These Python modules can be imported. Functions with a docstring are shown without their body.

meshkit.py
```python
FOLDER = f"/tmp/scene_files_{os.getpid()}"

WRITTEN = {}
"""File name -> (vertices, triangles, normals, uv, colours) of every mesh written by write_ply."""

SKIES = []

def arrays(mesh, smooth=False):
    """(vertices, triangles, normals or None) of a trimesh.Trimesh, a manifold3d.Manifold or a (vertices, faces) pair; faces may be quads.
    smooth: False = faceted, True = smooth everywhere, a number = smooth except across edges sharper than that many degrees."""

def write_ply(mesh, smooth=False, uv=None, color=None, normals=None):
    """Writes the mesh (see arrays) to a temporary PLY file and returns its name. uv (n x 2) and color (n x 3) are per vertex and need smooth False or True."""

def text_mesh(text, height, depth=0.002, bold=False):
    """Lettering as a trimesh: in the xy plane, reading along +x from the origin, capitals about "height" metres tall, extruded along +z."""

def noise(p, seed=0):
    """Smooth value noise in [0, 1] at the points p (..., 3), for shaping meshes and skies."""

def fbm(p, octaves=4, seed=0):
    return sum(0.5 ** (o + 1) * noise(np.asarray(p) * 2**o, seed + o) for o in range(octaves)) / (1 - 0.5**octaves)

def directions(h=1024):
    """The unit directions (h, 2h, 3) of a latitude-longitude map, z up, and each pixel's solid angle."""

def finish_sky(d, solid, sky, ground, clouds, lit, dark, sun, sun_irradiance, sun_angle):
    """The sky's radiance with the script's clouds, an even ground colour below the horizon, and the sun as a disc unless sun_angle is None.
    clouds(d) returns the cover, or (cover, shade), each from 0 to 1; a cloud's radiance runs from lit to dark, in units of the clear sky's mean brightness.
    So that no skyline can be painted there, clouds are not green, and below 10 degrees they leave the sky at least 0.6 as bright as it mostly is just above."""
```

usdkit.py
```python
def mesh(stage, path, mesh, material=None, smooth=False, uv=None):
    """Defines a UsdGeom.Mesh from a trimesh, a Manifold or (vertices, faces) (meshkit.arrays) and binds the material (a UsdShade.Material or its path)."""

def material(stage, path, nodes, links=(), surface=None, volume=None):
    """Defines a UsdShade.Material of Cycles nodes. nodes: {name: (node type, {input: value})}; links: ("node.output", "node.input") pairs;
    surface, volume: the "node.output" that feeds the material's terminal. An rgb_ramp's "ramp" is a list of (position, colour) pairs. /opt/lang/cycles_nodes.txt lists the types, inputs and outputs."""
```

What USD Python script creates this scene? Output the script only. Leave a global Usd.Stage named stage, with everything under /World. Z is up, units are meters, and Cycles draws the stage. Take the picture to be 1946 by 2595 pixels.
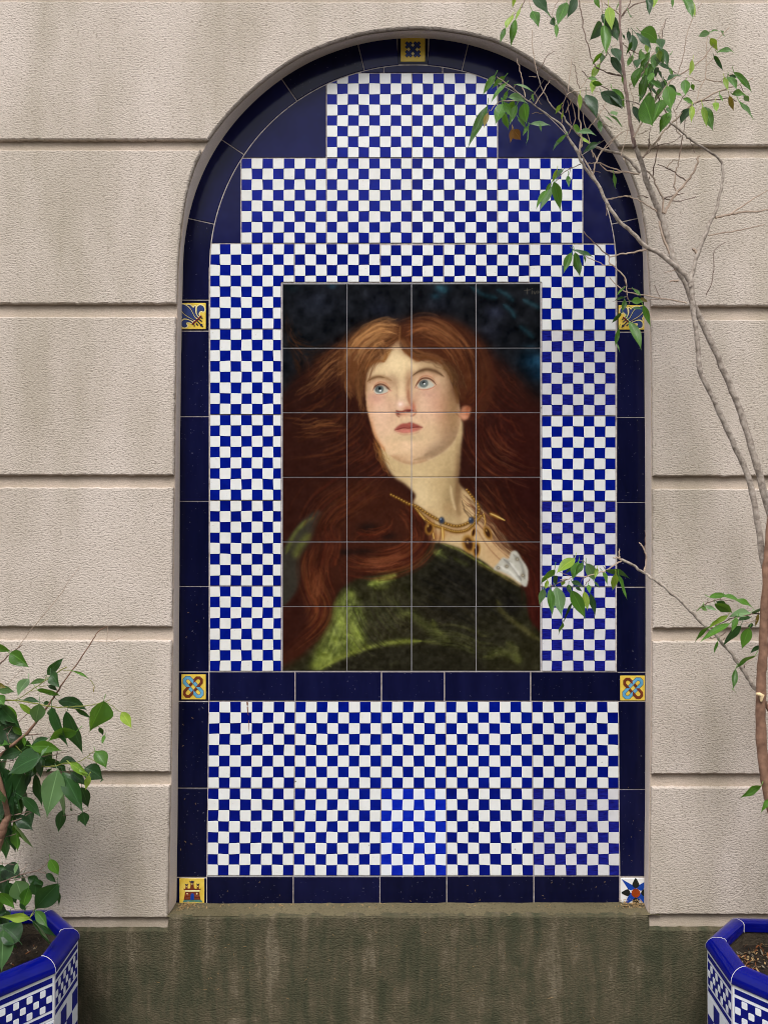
import math, random
import numpy as np
import trimesh, usdkit, meshkit
import mapbox_earcut as earcut
from scipy.ndimage import gaussian_filter
from shapely.geometry import Polygon, LineString, Point, box
from shapely import affinity, contains_xy
from shapely.ops import unary_union
from pxr import Usd, UsdGeom, UsdLux, UsdShade, Gf, Sdf, Vt

stage = Usd.Stage.CreateInMemory()
UsdGeom.SetStageUpAxis(stage, UsdGeom.Tokens.z)
UsdGeom.SetStageMetersPerUnit(stage, 1.0)
UsdGeom.Xform.Define(stage, '/World')
UsdGeom.Scope.Define(stage, '/World/Looks')
RND = random.Random(7)
NR = np.random.default_rng(7)

# ---------------------------------------------------------------- camera, sky, sun, exposure
DIST, EYE, PITCH, FPX, PW, PH = 1.727, 1.5, math.radians(1.0), 1874.0, 1946.0, 2595.0
cam = UsdGeom.Camera.Define(stage, '/World/camera')
cam.AddTranslateOp().Set(Gf.Vec3d(0, -DIST, EYE))
cam.AddRotateXOp().Set(90 + math.degrees(PITCH))
cam.CreateFocalLengthAttr(24.0)
cam.CreateHorizontalApertureAttr(24.0 * PW / FPX)
cam.CreateVerticalApertureAttr(24.0 * PH / FPX)
cam.CreateClippingRangeAttr(Gf.Vec2f(0.05, 500))
cam.CreateExposureAttr(1.28)

SUN = np.array([-0.12, -0.55, 0.95]); SUN /= np.linalg.norm(SUN)
usdkit.material(stage, '/World/Looks/overcast_sky', {
    's': ('sky_texture', {'sky_type': 'single_scattering', 'sun_disc': False, 'sun_elevation': float(math.asin(SUN[2])),
                          'sun_rotation': float(math.atan2(SUN[0], SUN[1])), 'aerosol_density': 3.0}),
    'tc': ('texture_coordinate', {}),
    'n': ('noise_texture', {'scale': 2.2, 'detail': 5.0, 'roughness': 0.55}),
    'r': ('rgb_ramp', {'ramp': [(0.3, (0.8, 0.8, 0.8)), (0.7, (1.0, 1.0, 1.0))]}),
    'h': ('hsv', {'saturation': 0.12, 'value': 1.0}),
    't': ('mix_color', {'blend_type': 'multiply', 'fac': 1.0, 'b': (0.995, 1.0, 1.01)}),
    'm': ('mix_color', {'blend_type': 'multiply', 'fac': 1.0, 'use_clamp': False}),
    'b': ('background_shader', {'strength': 0.1})},
    [('tc.generated', 'n.vector'), ('n.fac', 'r.fac'), ('s.color', 'h.color'), ('h.color', 't.a'), ('t.result', 'm.a'), ('r.color', 'm.b'), ('m.result', 'b.color')], surface='b.background')
sky = UsdLux.DomeLight.Define(stage, '/World/sky')
UsdShade.MaterialBindingAPI.Apply(sky.GetPrim()).Bind(UsdShade.Material.Get(stage, '/World/Looks/overcast_sky'))
sky.GetPrim().SetCustomDataByKey('kind', 'structure')
sun = UsdLux.DistantLight.Define(stage, '/World/sun')
sun.CreateIntensityAttr(0.33); sun.CreateAngleAttr(22.0); sun.CreateNormalizeAttr(True)
sun.CreateColorAttr(Gf.Vec3f(1.0, 0.975, 0.95))
sun.AddTransformOp().Set(Gf.Matrix4d().SetRotate(Gf.Rotation(Gf.Vec3d(0, 0, 1), Gf.Vec3d(*map(float, SUN)))))

# ---------------------------------------------------------------- helpers
def at(U, V, Y):
    """Point of the depth plane y = Y seen at pixel (U, V) of the photograph: used to read sizes and places off it."""
    x, y = (U - PW / 2) / FPX, -(V - PH / 2) / FPX
    d = np.array([x, math.cos(PITCH) - y * math.sin(PITCH), math.sin(PITCH) + y * math.cos(PITCH)])
    return np.array([0, -DIST, EYE]) + d * ((Y + DIST) / d[1])

K = PW / 1659.0
def T2(u, v, Y=0.0):
    p = at(u * K, v * K, Y)
    return np.array([p[0], p[2]])

_names = {}
def path_of(name, parent=None):
    base = str(parent.GetPath()) if parent is not None else '/World'
    n = _names.get((base, name), 0); _names[(base, name)] = n + 1
    return f'{base}/{name}' if n == 0 else f'{base}/{name}_{n:03d}'

def tag(prim, label=None, cat=None, group=None, kind=None):
    prim = prim.GetPrim() if hasattr(prim, 'GetPrim') else prim
    for k, v in (('label', label), ('category', cat), ('group', group), ('kind', kind)):
        if v: prim.SetCustomDataByKey(k, v)
    return prim

def thing(name, label, cat, loc=(0, 0, 0), rz=0.0, group=None):
    x = UsdGeom.Xform.Define(stage, path_of(name))
    x.AddTranslateOp().Set(Gf.Vec3d(*map(float, loc)))
    if rz: x.AddRotateZOp().Set(float(rz))
    return tag(x.GetPrim(), label, cat, group)

def obj(name, mesh, mat, parent=None, smooth=False, uv=None, label=None, colors=None, origin=None, **kw):
    v, f, _ = meshkit.arrays(mesh, False)
    if origin is not None:
        mesh = (v - np.asarray(origin), f)
    m = usdkit.mesh(stage, path_of(name, parent), mesh, mat, smooth, uv)
    if colors is not None:
        UsdGeom.PrimvarsAPI(m).CreatePrimvar('paint', Sdf.ValueTypeNames.Color3fArray, 'vertex').Set(Vt.Vec3fArray.FromNumpy(np.asarray(colors, np.float32)))
    return tag(m.GetPrim(), label, **kw)

def join(ms):
    vs, fs, o = [], [], 0
    for m in ms:
        v, f = (m.vertices, m.faces) if hasattr(m, 'vertices') else m
        vs.append(np.asarray(v, float)); fs.append(np.asarray(f, int) + o); o += len(v)
    return np.vstack(vs), np.vstack(fs)

def ring_of(poly):
    p = np.array(poly.exterior.coords)[:-1] if hasattr(poly, 'exterior') else np.asarray(poly, float)
    keep = np.linalg.norm(p - np.roll(p, 1, 0), axis=1) > 1e-6
    p = p[keep]
    x, y = p[:, 0], p[:, 1]
    return p if np.sum(x * np.roll(y, -1) - np.roll(x, -1) * y) > 0 else p[::-1]

def inset(p, d):
    e = np.roll(p, -1, 0) - p
    e /= np.maximum(np.linalg.norm(e, axis=1, keepdims=True), 1e-12)
    n = np.stack([-e[:, 1], e[:, 0]], 1)
    n0 = np.roll(n, 1, 0)
    return p + d * (n + n0) / np.maximum(1 + np.sum(n * n0, 1, keepdims=True), 0.4)

def plate(poly, yb, yf, bev=0.001):
    """A slab standing in the xz plane: outline poly (x, z), from depth yb forward to yf, its front edge bevelled."""
    p = ring_of(poly); n = len(p)
    rings = [(p, yb), (p, yf + bev), (inset(p, bev), yf)]
    v = np.vstack([np.stack([r[:, 0], np.full(n, y), r[:, 1]], 1) for r, y in rings])
    f, i = [], np.arange(n); j = (i + 1) % n
    for k in range(2):
        a, b, c, d = k * n + i, k * n + j, (k + 1) * n + j, (k + 1) * n + i
        f += [np.stack([a, b, c], 1), np.stack([a, c, d], 1)]
    t = earcut.triangulate_float64(rings[2][0], np.array([n], np.uint32)).reshape(-1, 3).astype(int)
    a, b, c = (rings[2][0][t[:, k]] for k in range(3))
    area = (b[:, 0] - a[:, 0]) * (c[:, 1] - a[:, 1]) - (b[:, 1] - a[:, 1]) * (c[:, 0] - a[:, 0])
    t = np.where(area[:, None] > 0, t, t[:, ::-1])
    f.append(t + 2 * n)
    return v, np.vstack(f)

def sheet(poly, y):
    p = ring_of(poly)
    t = earcut.triangulate_float64(p, np.array([len(p)], np.uint32)).reshape(-1, 3).astype(int)
    a, b, c = (p[t[:, k]] for k in range(3))
    area = (b[:, 0] - a[:, 0]) * (c[:, 1] - a[:, 1]) - (b[:, 1] - a[:, 1]) * (c[:, 0] - a[:, 0])
    t = np.where(area[:, None] > 0, t, t[:, ::-1])
    return np.stack([p[:, 0], np.full(len(p), y), p[:, 1]], 1), t

def catmull(pts, n=8, closed=False):
    p = np.asarray(pts, float)
    if closed: q = np.vstack([p[-1], p, p[0], p[1]])
    else: q = np.vstack([2 * p[0] - p[1], p, 2 * p[-1] - p[-2]])
    out = []
    for i in range(1, len(q) - 2):
        t = np.linspace(0, 1, n, endpoint=False)[:, None]
        a, b, c, d = q[i - 1], q[i], q[i + 1], q[i + 2]
        out.append(0.5 * (2 * b + (c - a) * t + (2 * a - 5 * b + 4 * c - d) * t ** 2 + (3 * b - a - 3 * c + d) * t ** 3))
    if not closed: out.append(q[-2][None])
    return np.vstack(out)

def resample(p, n):
    s = np.r_[0, np.cumsum(np.linalg.norm(np.diff(p, axis=0), axis=1))]
    t = np.linspace(0, s[-1], n)
    return np.stack([np.interp(t, s, p[:, k]) for k in range(p.shape[1])], 1)

def densify(poly, step, jit=0.0, rng=NR):
    p = ring_of(poly); out = []
    for a, b in zip(p, np.roll(p, -1, 0)):
        k = max(1, int(np.linalg.norm(b - a) / step))
        t = np.linspace(0, 1, k, endpoint=False)[:, None]
        q = a + (b - a) * t
        if jit and k > 1:
            e = (b - a) / np.linalg.norm(b - a)
            q[1:] += np.array([-e[1], e[0]]) * rng.normal(0, jit, (k - 1, 1))
        out.append(q)
    return np.vstack(out)

def lin(c):
    c = np.asarray(c, float) / 255.0
    return np.where(c <= 0.04045, c / 12.92, ((c + 0.055) / 1.055) ** 2.4)

def alb(*c):
    """Base colour whose fully lit appearance in the photograph is the sRGB value c (its whitest glaze reflects about 0.8)."""
    return tuple(float(x) for x in np.minimum(lin(c) * 0.95, 0.85))

def tube(pts, radii, sides=7, cap=True):
    p = np.asarray(pts, float); r = np.broadcast_to(np.asarray(radii, float), (len(p),))
    t = np.gradient(p, axis=0); t /= np.maximum(np.linalg.norm(t, axis=1, keepdims=True), 1e-9)
    a = np.array([0, 1.0, 0]) if abs(t[0][1]) < 0.9 else np.array([1.0, 0, 0])
    v = []
    for i in range(len(p)):
        a = a - t[i] * (a @ t[i]); a /= np.linalg.norm(a)
        b = np.cross(t[i], a)
        ang = np.linspace(0, 2 * math.pi, sides, endpoint=False)[:, None]
        v.append(p[i] + r[i] * (np.cos(ang) * a + np.sin(ang) * b))
    v = np.vstack(v); f = []
    i = np.arange(sides); j = (i + 1) % sides
    for k in range(len(p) - 1):
        q = k * sides
        f += [np.stack([q + i, q + j, q + sides + j], 1), np.stack([q + i, q + sides + j, q + sides + i], 1)]
    if cap:
        n = len(v); v = np.vstack([v, p[:1], p[-1:]]); q = (len(p) - 1) * sides
        f += [np.stack([j, i, np.full(sides, n)], 1), np.stack([q + i, q + j, np.full(sides, n + 1)], 1)]
    return v, np.vstack(f)

# ---------------------------------------------------------------- materials
LK = '/World/Looks/'
def plaster(name, c1, c2, c3, bump=0.5, stain=None, patch=0.5):
    nodes = {
        'g': ('geometry', {}),
        'map': ('mapping', {'scale': (1.0, 1.0, 1.9)}),
        'n1': ('noise_texture', {'scale': 165.0, 'detail': 3.0, 'roughness': 0.6, 'distortion': 0.15}),
        'n2': ('noise_texture', {'scale': 3.2, 'detail': 5.0, 'roughness': 0.6}),
        'n3': ('noise_texture', {'scale': 600.0, 'detail': 2.0}),
        'r1': ('rgb_ramp', {'ramp': [(0.36, (0, 0, 0)), (0.62, (1, 1, 1))]}),
        'r2': ('rgb_ramp', {'ramp': [(0.32, c1), (0.68, c2)]}),
        'r3': ('rgb_ramp', {'ramp': [(0.33, (1, 1, 1)), (0.44, (0, 0, 0))]}),
        'pit': ('mix_color', {'b': c3}),
        'pf': ('math', {'math_type': 'multiply', 'value2': patch}),
        'sp': ('rgb_ramp', {'ramp': [(0.3, (0.80, 0.80, 0.80)), (0.7, (1.14, 1.14, 1.14))]}),
        'spm': ('mix_color', {'blend_type': 'multiply', 'fac': 1.0, 'use_clamp': False}),
        'bp': ('bump', {'strength': bump, 'distance': 0.004}),
        'bp2': ('bump', {'strength': 0.25, 'distance': 0.001}),
        'p': ('principled_bsdf', {'roughness': 0.92, 'specular_ior_level': 0.15})}
    links = [('g.position', 'map.vector'), ('map.vector', 'n1.vector'), ('g.position', 'n2.vector'), ('map.vector', 'n3.vector'),
             ('n1.fac', 'r1.fac'), ('n2.fac', 'r2.fac'), ('n1.fac', 'r3.fac'), ('r2.color', 'pit.a'), ('r3.color', 'pf.value1'), ('pf.value', 'pit.fac'),
             ('n3.fac', 'sp.fac'), ('pit.result', 'spm.a'), ('sp.color', 'spm.b'),
             ('n3.fac', 'bp2.height'), ('bp2.normal', 'bp.normal'), ('r1.color', 'bp.height'), ('bp.normal', 'p.normal')]
    last = 'spm.result'
    if stain:
        n, l, last = stain(last)
        nodes.update(n); links += l
    links.append((last, 'p.base_color'))
    return usdkit.material(stage, LK + name, nodes, links, surface='p.BSDF')

def grime(col):
    """Faint grey-green rain soiling in long soft vertical patches."""
    return ({'gm': ('mapping', {'scale': (3.0, 1.0, 0.7)}), 'gn': ('noise_texture', {'scale': 1.6, 'detail': 4.0, 'roughness': 0.6}),
             'gr': ('rgb_ramp', {'ramp': [(0.44, (0, 0, 0)), (0.75, (0.65, 0.65, 0.65))]}), 'gx': ('mix_color', {'b': alb(150, 140, 118)})},
            [('g.position', 'gm.vector'), ('gm.vector', 'gn.vector'), ('gn.fac', 'gr.fac'), ('gr.color', 'gx.fac'), (col, 'gx.a')], 'gx.result')

def moss(col):
    """Moss and damp in vertical runs, thickest under the niche, thinning out sideways."""
    return ({'mm': ('mapping', {'scale': (11.0, 1.0, 1.1)}), 'mn': ('noise_texture', {'scale': 1.9, 'detail': 5.0, 'roughness': 0.62}),
             'mo': ('noise_texture', {'scale': 26.0, 'detail': 5.0, 'roughness': 0.7}),
             'sx': ('separate_xyz', {}), 'ax': ('math', {'math_type': 'subtract', 'value2': 0.02}), 'ab': ('math', {'math_type': 'absolute'}),
             'mr': ('map_range', {'from_min': 0.48, 'from_max': 0.85, 'to_min': 0.34, 'to_max': 0.0, 'clamp': True}),
             'ad': ('math', {'math_type': 'add'}),
             'ao': ('math', {'math_type': 'multiply_add', 'value2': 0.5}),
             'rr': ('rgb_ramp', {'ramp': [(0.50, (0, 0, 0)), (0.78, (0.92, 0.92, 0.92))]}),
             'cr': ('rgb_ramp', {'ramp': [(0.36, alb(50, 56, 38)), (0.46, alb(66, 66, 48)), (0.57, alb(82, 76, 58)), (0.70, alb(112, 103, 85))]}),
             'mx': ('mix_color', {}), 'm2': ('mapping', {'scale': (13.0, 1.0, 1.9)}), 'ms': ('noise_texture', {'scale': 1.7, 'detail': 7.0, 'roughness': 0.68, 'distortion': 0.35}), 'mf': ('math', {'math_type': 'multiply_add', 'value2': 0.5}), 'mg': ('math', {'math_type': 'subtract', 'value2': 0.25})},
            [('g.position', 'm2.vector'), ('m2.vector', 'ms.vector'), ('mo.fac', 'mf.value1'), ('ms.fac', 'mf.value3'), ('mf.value', 'mg.value1'), ('mg.value', 'cr.fac')] +
            [('g.position', 'mm.vector'), ('mm.vector', 'mn.vector'), ('g.position', 'mo.vector'), ('g.position', 'sx.vector'),
             ('sx.x', 'ax.value1'), ('ax.value', 'ab.value1'), ('ab.value', 'mr.value'), ('mn.fac', 'ad.value1'), ('mr.result', 'ad.value2'),
             ('mo.fac', 'ao.value1'), ('ad.value', 'ao.value3'), ('ao.value', 'rr.fac'), 
             ('rr.color', 'mx.fac'), (col, 'mx.a'), ('cr.color', 'mx.b')], 'mx.result')

M_PLASTER = plaster('rough_plaster', alb(194, 181, 168), alb(210, 197, 186), alb(138, 127, 115), 0.42, grime, 0.85)
M_RECESS = plaster('groove_plaster', alb(188, 172, 156), alb(202, 186, 171), alb(146, 132, 118), 0.2, grime, 0.25)
M_REVEAL = plaster('smooth_plaster', alb(212, 196, 184), alb(222, 208, 198), alb(180, 165, 154), 0.15, None, 0.2)
M_PLINTH = plaster('mossy_plaster', alb(150, 134, 114), alb(166, 150, 130), alb(95, 85, 68), 0.55, moss, 0.6)
M_DIRTY = plaster('dirty_cement', alb(62, 54, 44), alb(92, 82, 68), alb(40, 34, 28), 0.4, None, 0.6)
M_SILL = plaster('dirty_sill', alb(80, 74, 54), alb(116, 106, 82), alb(56, 52, 38), 0.4, None, 0.6)

def glaze(name, c1, c2, scale=(1, 1, 1), nscale=14.0, rough=0.14, spec=0.14, bump=0.02, speck=None):
    nodes = {'g': ('geometry', {}), 'map': ('mapping', {'scale': scale}), 'n': ('noise_texture', {'scale': nscale, 'detail': 4.0, 'roughness': 0.6}),
             'r': ('rgb_ramp', {'ramp': [(0.32, c1), (0.68, c2)]}), 'w': ('noise_texture', {'scale': 22.0, 'detail': 1.0}),
             'bp': ('bump', {'strength': bump, 'distance': 0.01}),
             'p': ('principled_bsdf', {'roughness': rough, 'specular_ior_level': spec})}
    links = [('g.position', 'map.vector'), ('map.vector', 'n.vector'), ('n.fac', 'r.fac'), ('g.position', 'w.vector'), ('w.fac', 'bp.height'), ('bp.normal', 'p.normal')]
    nodes.update({'v1': ('map_range', {'from_min': 0.0, 'from_max': 1.0, 'to_min': 0.86, 'to_max': 1.06}), 'vi': ('mix_color', {'blend_type': 'multiply', 'fac': 1.0, 'use_clamp': False})})
    links += [('g.random_per_island', 'v1.value'), ('v1.result', 'vi.b'), ('r.color', 'vi.a')]
    out = 'vi.result'
    if speck:
        nodes.update({'v': ('noise_texture', {'scale': 230.0, 'detail': 1.0}), 'vr': ('rgb_ramp', {'ramp': [(0.75, (0, 0, 0)), (0.79, (1, 1, 1))]}), 'vm': ('mix_color', {'b': speck})})
        links += [('g.position', 'v.vector'), ('v.fac', 'vr.fac'), ('vr.color', 'vm.fac'), ('vi.result', 'vm.a')]
        out = 'vm.result'
    links.append((out, 'p.base_color'))
    return usdkit.material(stage, LK + name, nodes, links, surface='p.BSDF')

M_WHITE = [glaze('white_glaze', alb(232, 232, 228), alb(238, 238, 236), nscale=30, speck=alb(196, 192, 180)),
           glaze('ivory_glaze', alb(226, 226, 220), alb(236, 234, 230), nscale=30, speck=alb(190, 184, 170)),
           glaze('lilac_white_glaze', alb(214, 212, 214), alb(224, 222, 223), nscale=30, speck=alb(180, 172, 172)),
           glaze('bluish_white_glaze', alb(232, 236, 244), alb(238, 240, 248), nscale=30)]
M_BLUE = [glaze('cobalt_glaze', alb(1, 18, 122), alb(5, 26, 138), nscale=40),
          glaze('cobalt_glaze_deep', alb(1, 14, 108), alb(4, 20, 124), nscale=40),
          glaze('brushed_cobalt_glaze', alb(16, 14, 92), alb(30, 38, 148), scale=(1, 1, 5), nscale=60),
          glaze('bright_cobalt_glaze', alb(4, 28, 165), alb(14, 44, 185), scale=(1, 1, 3), nscale=30)]
M_LINE = glaze('outline_glaze', alb(8, 10, 46), alb(14, 16, 66), nscale=40)
M_NAVY = [glaze('navy_glaze', alb(11, 13, 44), alb(19, 21, 58), scale=(2.5, 1, 0.6), nscale=9, speck=alb(90, 88, 110)),
          glaze('navy_glaze_dark', alb(6, 8, 34), alb(13, 15, 46), scale=(2.5, 1, 0.6), nscale=9, speck=alb(100, 98, 110)),
          glaze('navy_glaze_violet', alb(16, 17, 58), alb(25, 28, 76), scale=(1, 1, 1), nscale=9)]
M_RIMBLUE = glaze('rim_cobalt_glaze', alb(2, 8, 100), alb(8, 16, 122), nscale=14, rough=0.1, spec=0.22)
M_PBLUE = glaze('planter_navy_glaze', alb(8, 16, 100), alb(18, 26, 122), nscale=40)
M_PWHITE = glaze('planter_white_glaze', alb(226, 230, 238), alb(234, 238, 246), nscale=30)
M_YELLOW = glaze('yellow_glaze', alb(222, 186, 66), alb(240, 210, 96), nscale=60)
M_PALE = glaze('pale_yellow_glaze', alb(238, 222, 160), alb(244, 230, 176), nscale=60)
M_SLATE = glaze('slate_blue_glaze', alb(52, 66, 118), alb(62, 78, 132), nscale=60)
M_DKSLATE = glaze('dark_outline_glaze', alb(42, 44, 62), alb(52, 52, 70), nscale=60)
M_MAROON = glaze('maroon_glaze', alb(104, 34, 42), alb(120, 44, 50), nscale=60)
M_BROWN = glaze('brown_glaze', alb(104, 50, 32), alb(122, 62, 40), nscale=60)
M_SKYB = glaze('sky_blue_glaze', alb(86, 152, 190), alb(112, 176, 210), nscale=60)
M_BLACK = glaze('black_glaze', alb(28, 30, 26), alb(36, 38, 32), nscale=60)
M_ORANGE = glaze('rust_glaze', alb(140, 56, 18), alb(156, 66, 24), nscale=60)
M_ROYAL = glaze('royal_blue_glaze', alb(22, 62, 150), alb(28, 72, 166), nscale=60)
M_TEAL = glaze('teal_glaze', alb(70, 120, 130), alb(100, 140, 100), nscale=120)

def plain(name, c1, c2, scale=60.0, rough=0.9, bump=0.3, dist=0.002, spec=0.2):
    return usdkit.material(stage, LK + name, {
        'g': ('geometry', {}), 'n': ('noise_texture', {'scale': scale, 'detail': 4.0, 'roughness': 0.6}), 'r': ('rgb_ramp', {'ramp': [(0.3, c1), (0.7, c2)]}),
        'bp': ('bump', {'strength': bump, 'distance': dist}), 'p': ('principled_bsdf', {'roughness': rough, 'specular_ior_level': spec})},
        [('g.position', 'n.vector'), ('n.fac', 'r.fac'), ('n.fac', 'bp.height'), ('bp.normal', 'p.normal'), ('r.color', 'p.base_color')], surface='p.BSDF')
M_GROUT = plain('grout', alb(150, 138, 132), alb(200, 190, 184), 90)
M_GROUTLT = plain('pale_grout', alb(196, 190, 190), alb(216, 210, 212), 90)
M_JOINT = plain('grey_joint', alb(136, 134, 138), alb(148, 146, 150), 90)
M_PAVE = plain('pavement', alb(96, 92, 88), alb(116, 110, 104), 6)
M_SOIL = plain('soil', alb(20, 16, 12), alb(46, 37, 28), 90, bump=0.8, dist=0.01)
M_CHIPS = [plain('litter_' + n, alb(*a), alb(*b), 200, 0.85, 0.2) for n, a, b in
           (('brown', (70, 44, 26), (112, 70, 40)), ('tan', (120, 96, 64), (170, 142, 100)), ('grey', (80, 72, 62), (126, 116, 100)), ('rust', (92, 50, 26), (132, 78, 42)))]
M_BARK_GREY = plain('grey_bark', alb(112, 100, 90), alb(186, 174, 162), 110, 0.85, 0.6, 0.003)
M_BARK_BROWN = plain('brown_bark', alb(100, 74, 60), alb(146, 112, 92), 50, 0.75, 0.5, 0.003)
M_LEADER = plain('leader_bark', alb(112, 90, 84), alb(158, 136, 128), 60, 0.8, 0.5, 0.002)
M_TWIG = plain('twig_bark', alb(88, 70, 62), alb(132, 112, 100), 50, 0.8, 0.3, 0.001)
M_TWIGPALE = plain('dry_twig_bark', alb(148, 128, 112), alb(188, 168, 150), 50, 0.8, 0.3, 0.001)
M_GREENSTEM = plain('green_stem', alb(98, 108, 44), alb(128, 128, 62), 50, 0.6, 0.1, 0.001)
M_CUT = plain('cut_wood', alb(214, 186, 140), alb(236, 212, 170), 120, 0.8, 0.2, 0.001)

def leaf_mat(name, dark, light, trans, rough=0.32, spec=0.42):
    return usdkit.material(stage, LK + name, {
        'oi': ('object_info', {}), 'g': ('geometry', {}), 'n': ('noise_texture', {'scale': 45.0, 'detail': 3.0}),
        'uv': ('uvmap', {'attribute': 'st'}), 'sx': ('separate_xyz', {}),
        'c': ('math', {'math_type': 'subtract', 'value2': 0.5}), 'a': ('math', {'math_type': 'absolute'}), 'l': ('math', {'math_type': 'less_than', 'value2': 0.02}),
        'lf': ('math', {'math_type': 'multiply', 'value2': 0.45}),
        'ml': ('math', {'math_type': 'multiply_add', 'value2': 0.75}), 'ns': ('math', {'math_type': 'multiply', 'value2': 0.35}),
        'r': ('rgb_ramp', {'ramp': [(0.1, dark), (0.95, light)]}),
        'rib': ('mix_color', {'b': tuple(min(0.6, x * 2.2 + 0.03) for x in light)}),
        'under': ('mix_color', {'b': tuple(0.6 * x + 0.4 * y for x, y in zip(light, (0.16, 0.22, 0.09)))}), 'bf': ('math', {'math_type': 'multiply', 'value2': 0.55}),
        'wv': ('wave_texture', {'scale': 22.0, 'distortion': 2.5, 'bands_direction': 'diagonal'}), 'bp': ('bump', {'strength': 0.4, 'distance': 0.001}),
        'p': ('principled_bsdf', {'roughness': rough, 'specular_ior_level': spec}),
        't': ('translucent_bsdf', {'color': trans}), 'm': ('mix_closure', {'fac': 0.22})},
        [('oi.random', 'ml.value1'), ('g.position', 'n.vector'), ('n.fac', 'ns.value1'), ('ns.value', 'ml.value3'), ('ml.value', 'r.fac'),
         ('uv.UV', 'sx.vector'), ('sx.x', 'c.value1'), ('c.value', 'a.value1'), ('a.value', 'l.value1'), ('l.value', 'lf.value1'),
         ('r.color', 'rib.a'), ('lf.value', 'rib.fac'), ('rib.result', 'under.a'), ('g.backfacing', 'bf.value1'), ('bf.value', 'under.fac'),
         ('uv.UV', 'wv.vector'), ('wv.fac', 'bp.height'), ('bp.normal', 'p.normal'),
         ('under.result', 'p.base_color'), ('p.BSDF', 'm.closure1'), ('t.BSDF', 'm.closure2')], surface='m.closure')
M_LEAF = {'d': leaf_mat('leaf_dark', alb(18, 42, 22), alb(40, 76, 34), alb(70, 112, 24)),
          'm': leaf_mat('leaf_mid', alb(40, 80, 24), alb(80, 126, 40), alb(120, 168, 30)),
          'l': leaf_mat('leaf_young', alb(100, 140, 44), alb(146, 172, 60), alb(160, 190, 50)),
          'u': leaf_mat('leaf_pale', alb(70, 104, 62), alb(112, 146, 94), alb(110, 150, 60), 0.3, 0.5),
          'y': leaf_mat('leaf_turning', alb(92, 88, 34), alb(140, 120, 46), alb(150, 130, 40)),
          'b': leaf_mat('leaf_dead', alb(120, 84, 44), alb(170, 124, 70), alb(130, 90, 40), 0.8, 0.1)}
M_PAINT = usdkit.material(stage, LK + 'painted_glaze', {
    'a': ('attribute', {'attribute': 'paint'}), 'p': ('principled_bsdf', {'roughness': 0.22, 'specular_ior_level': 0.12})},
    [('a.color', 'p.base_color')], surface='p.BSDF')
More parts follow.
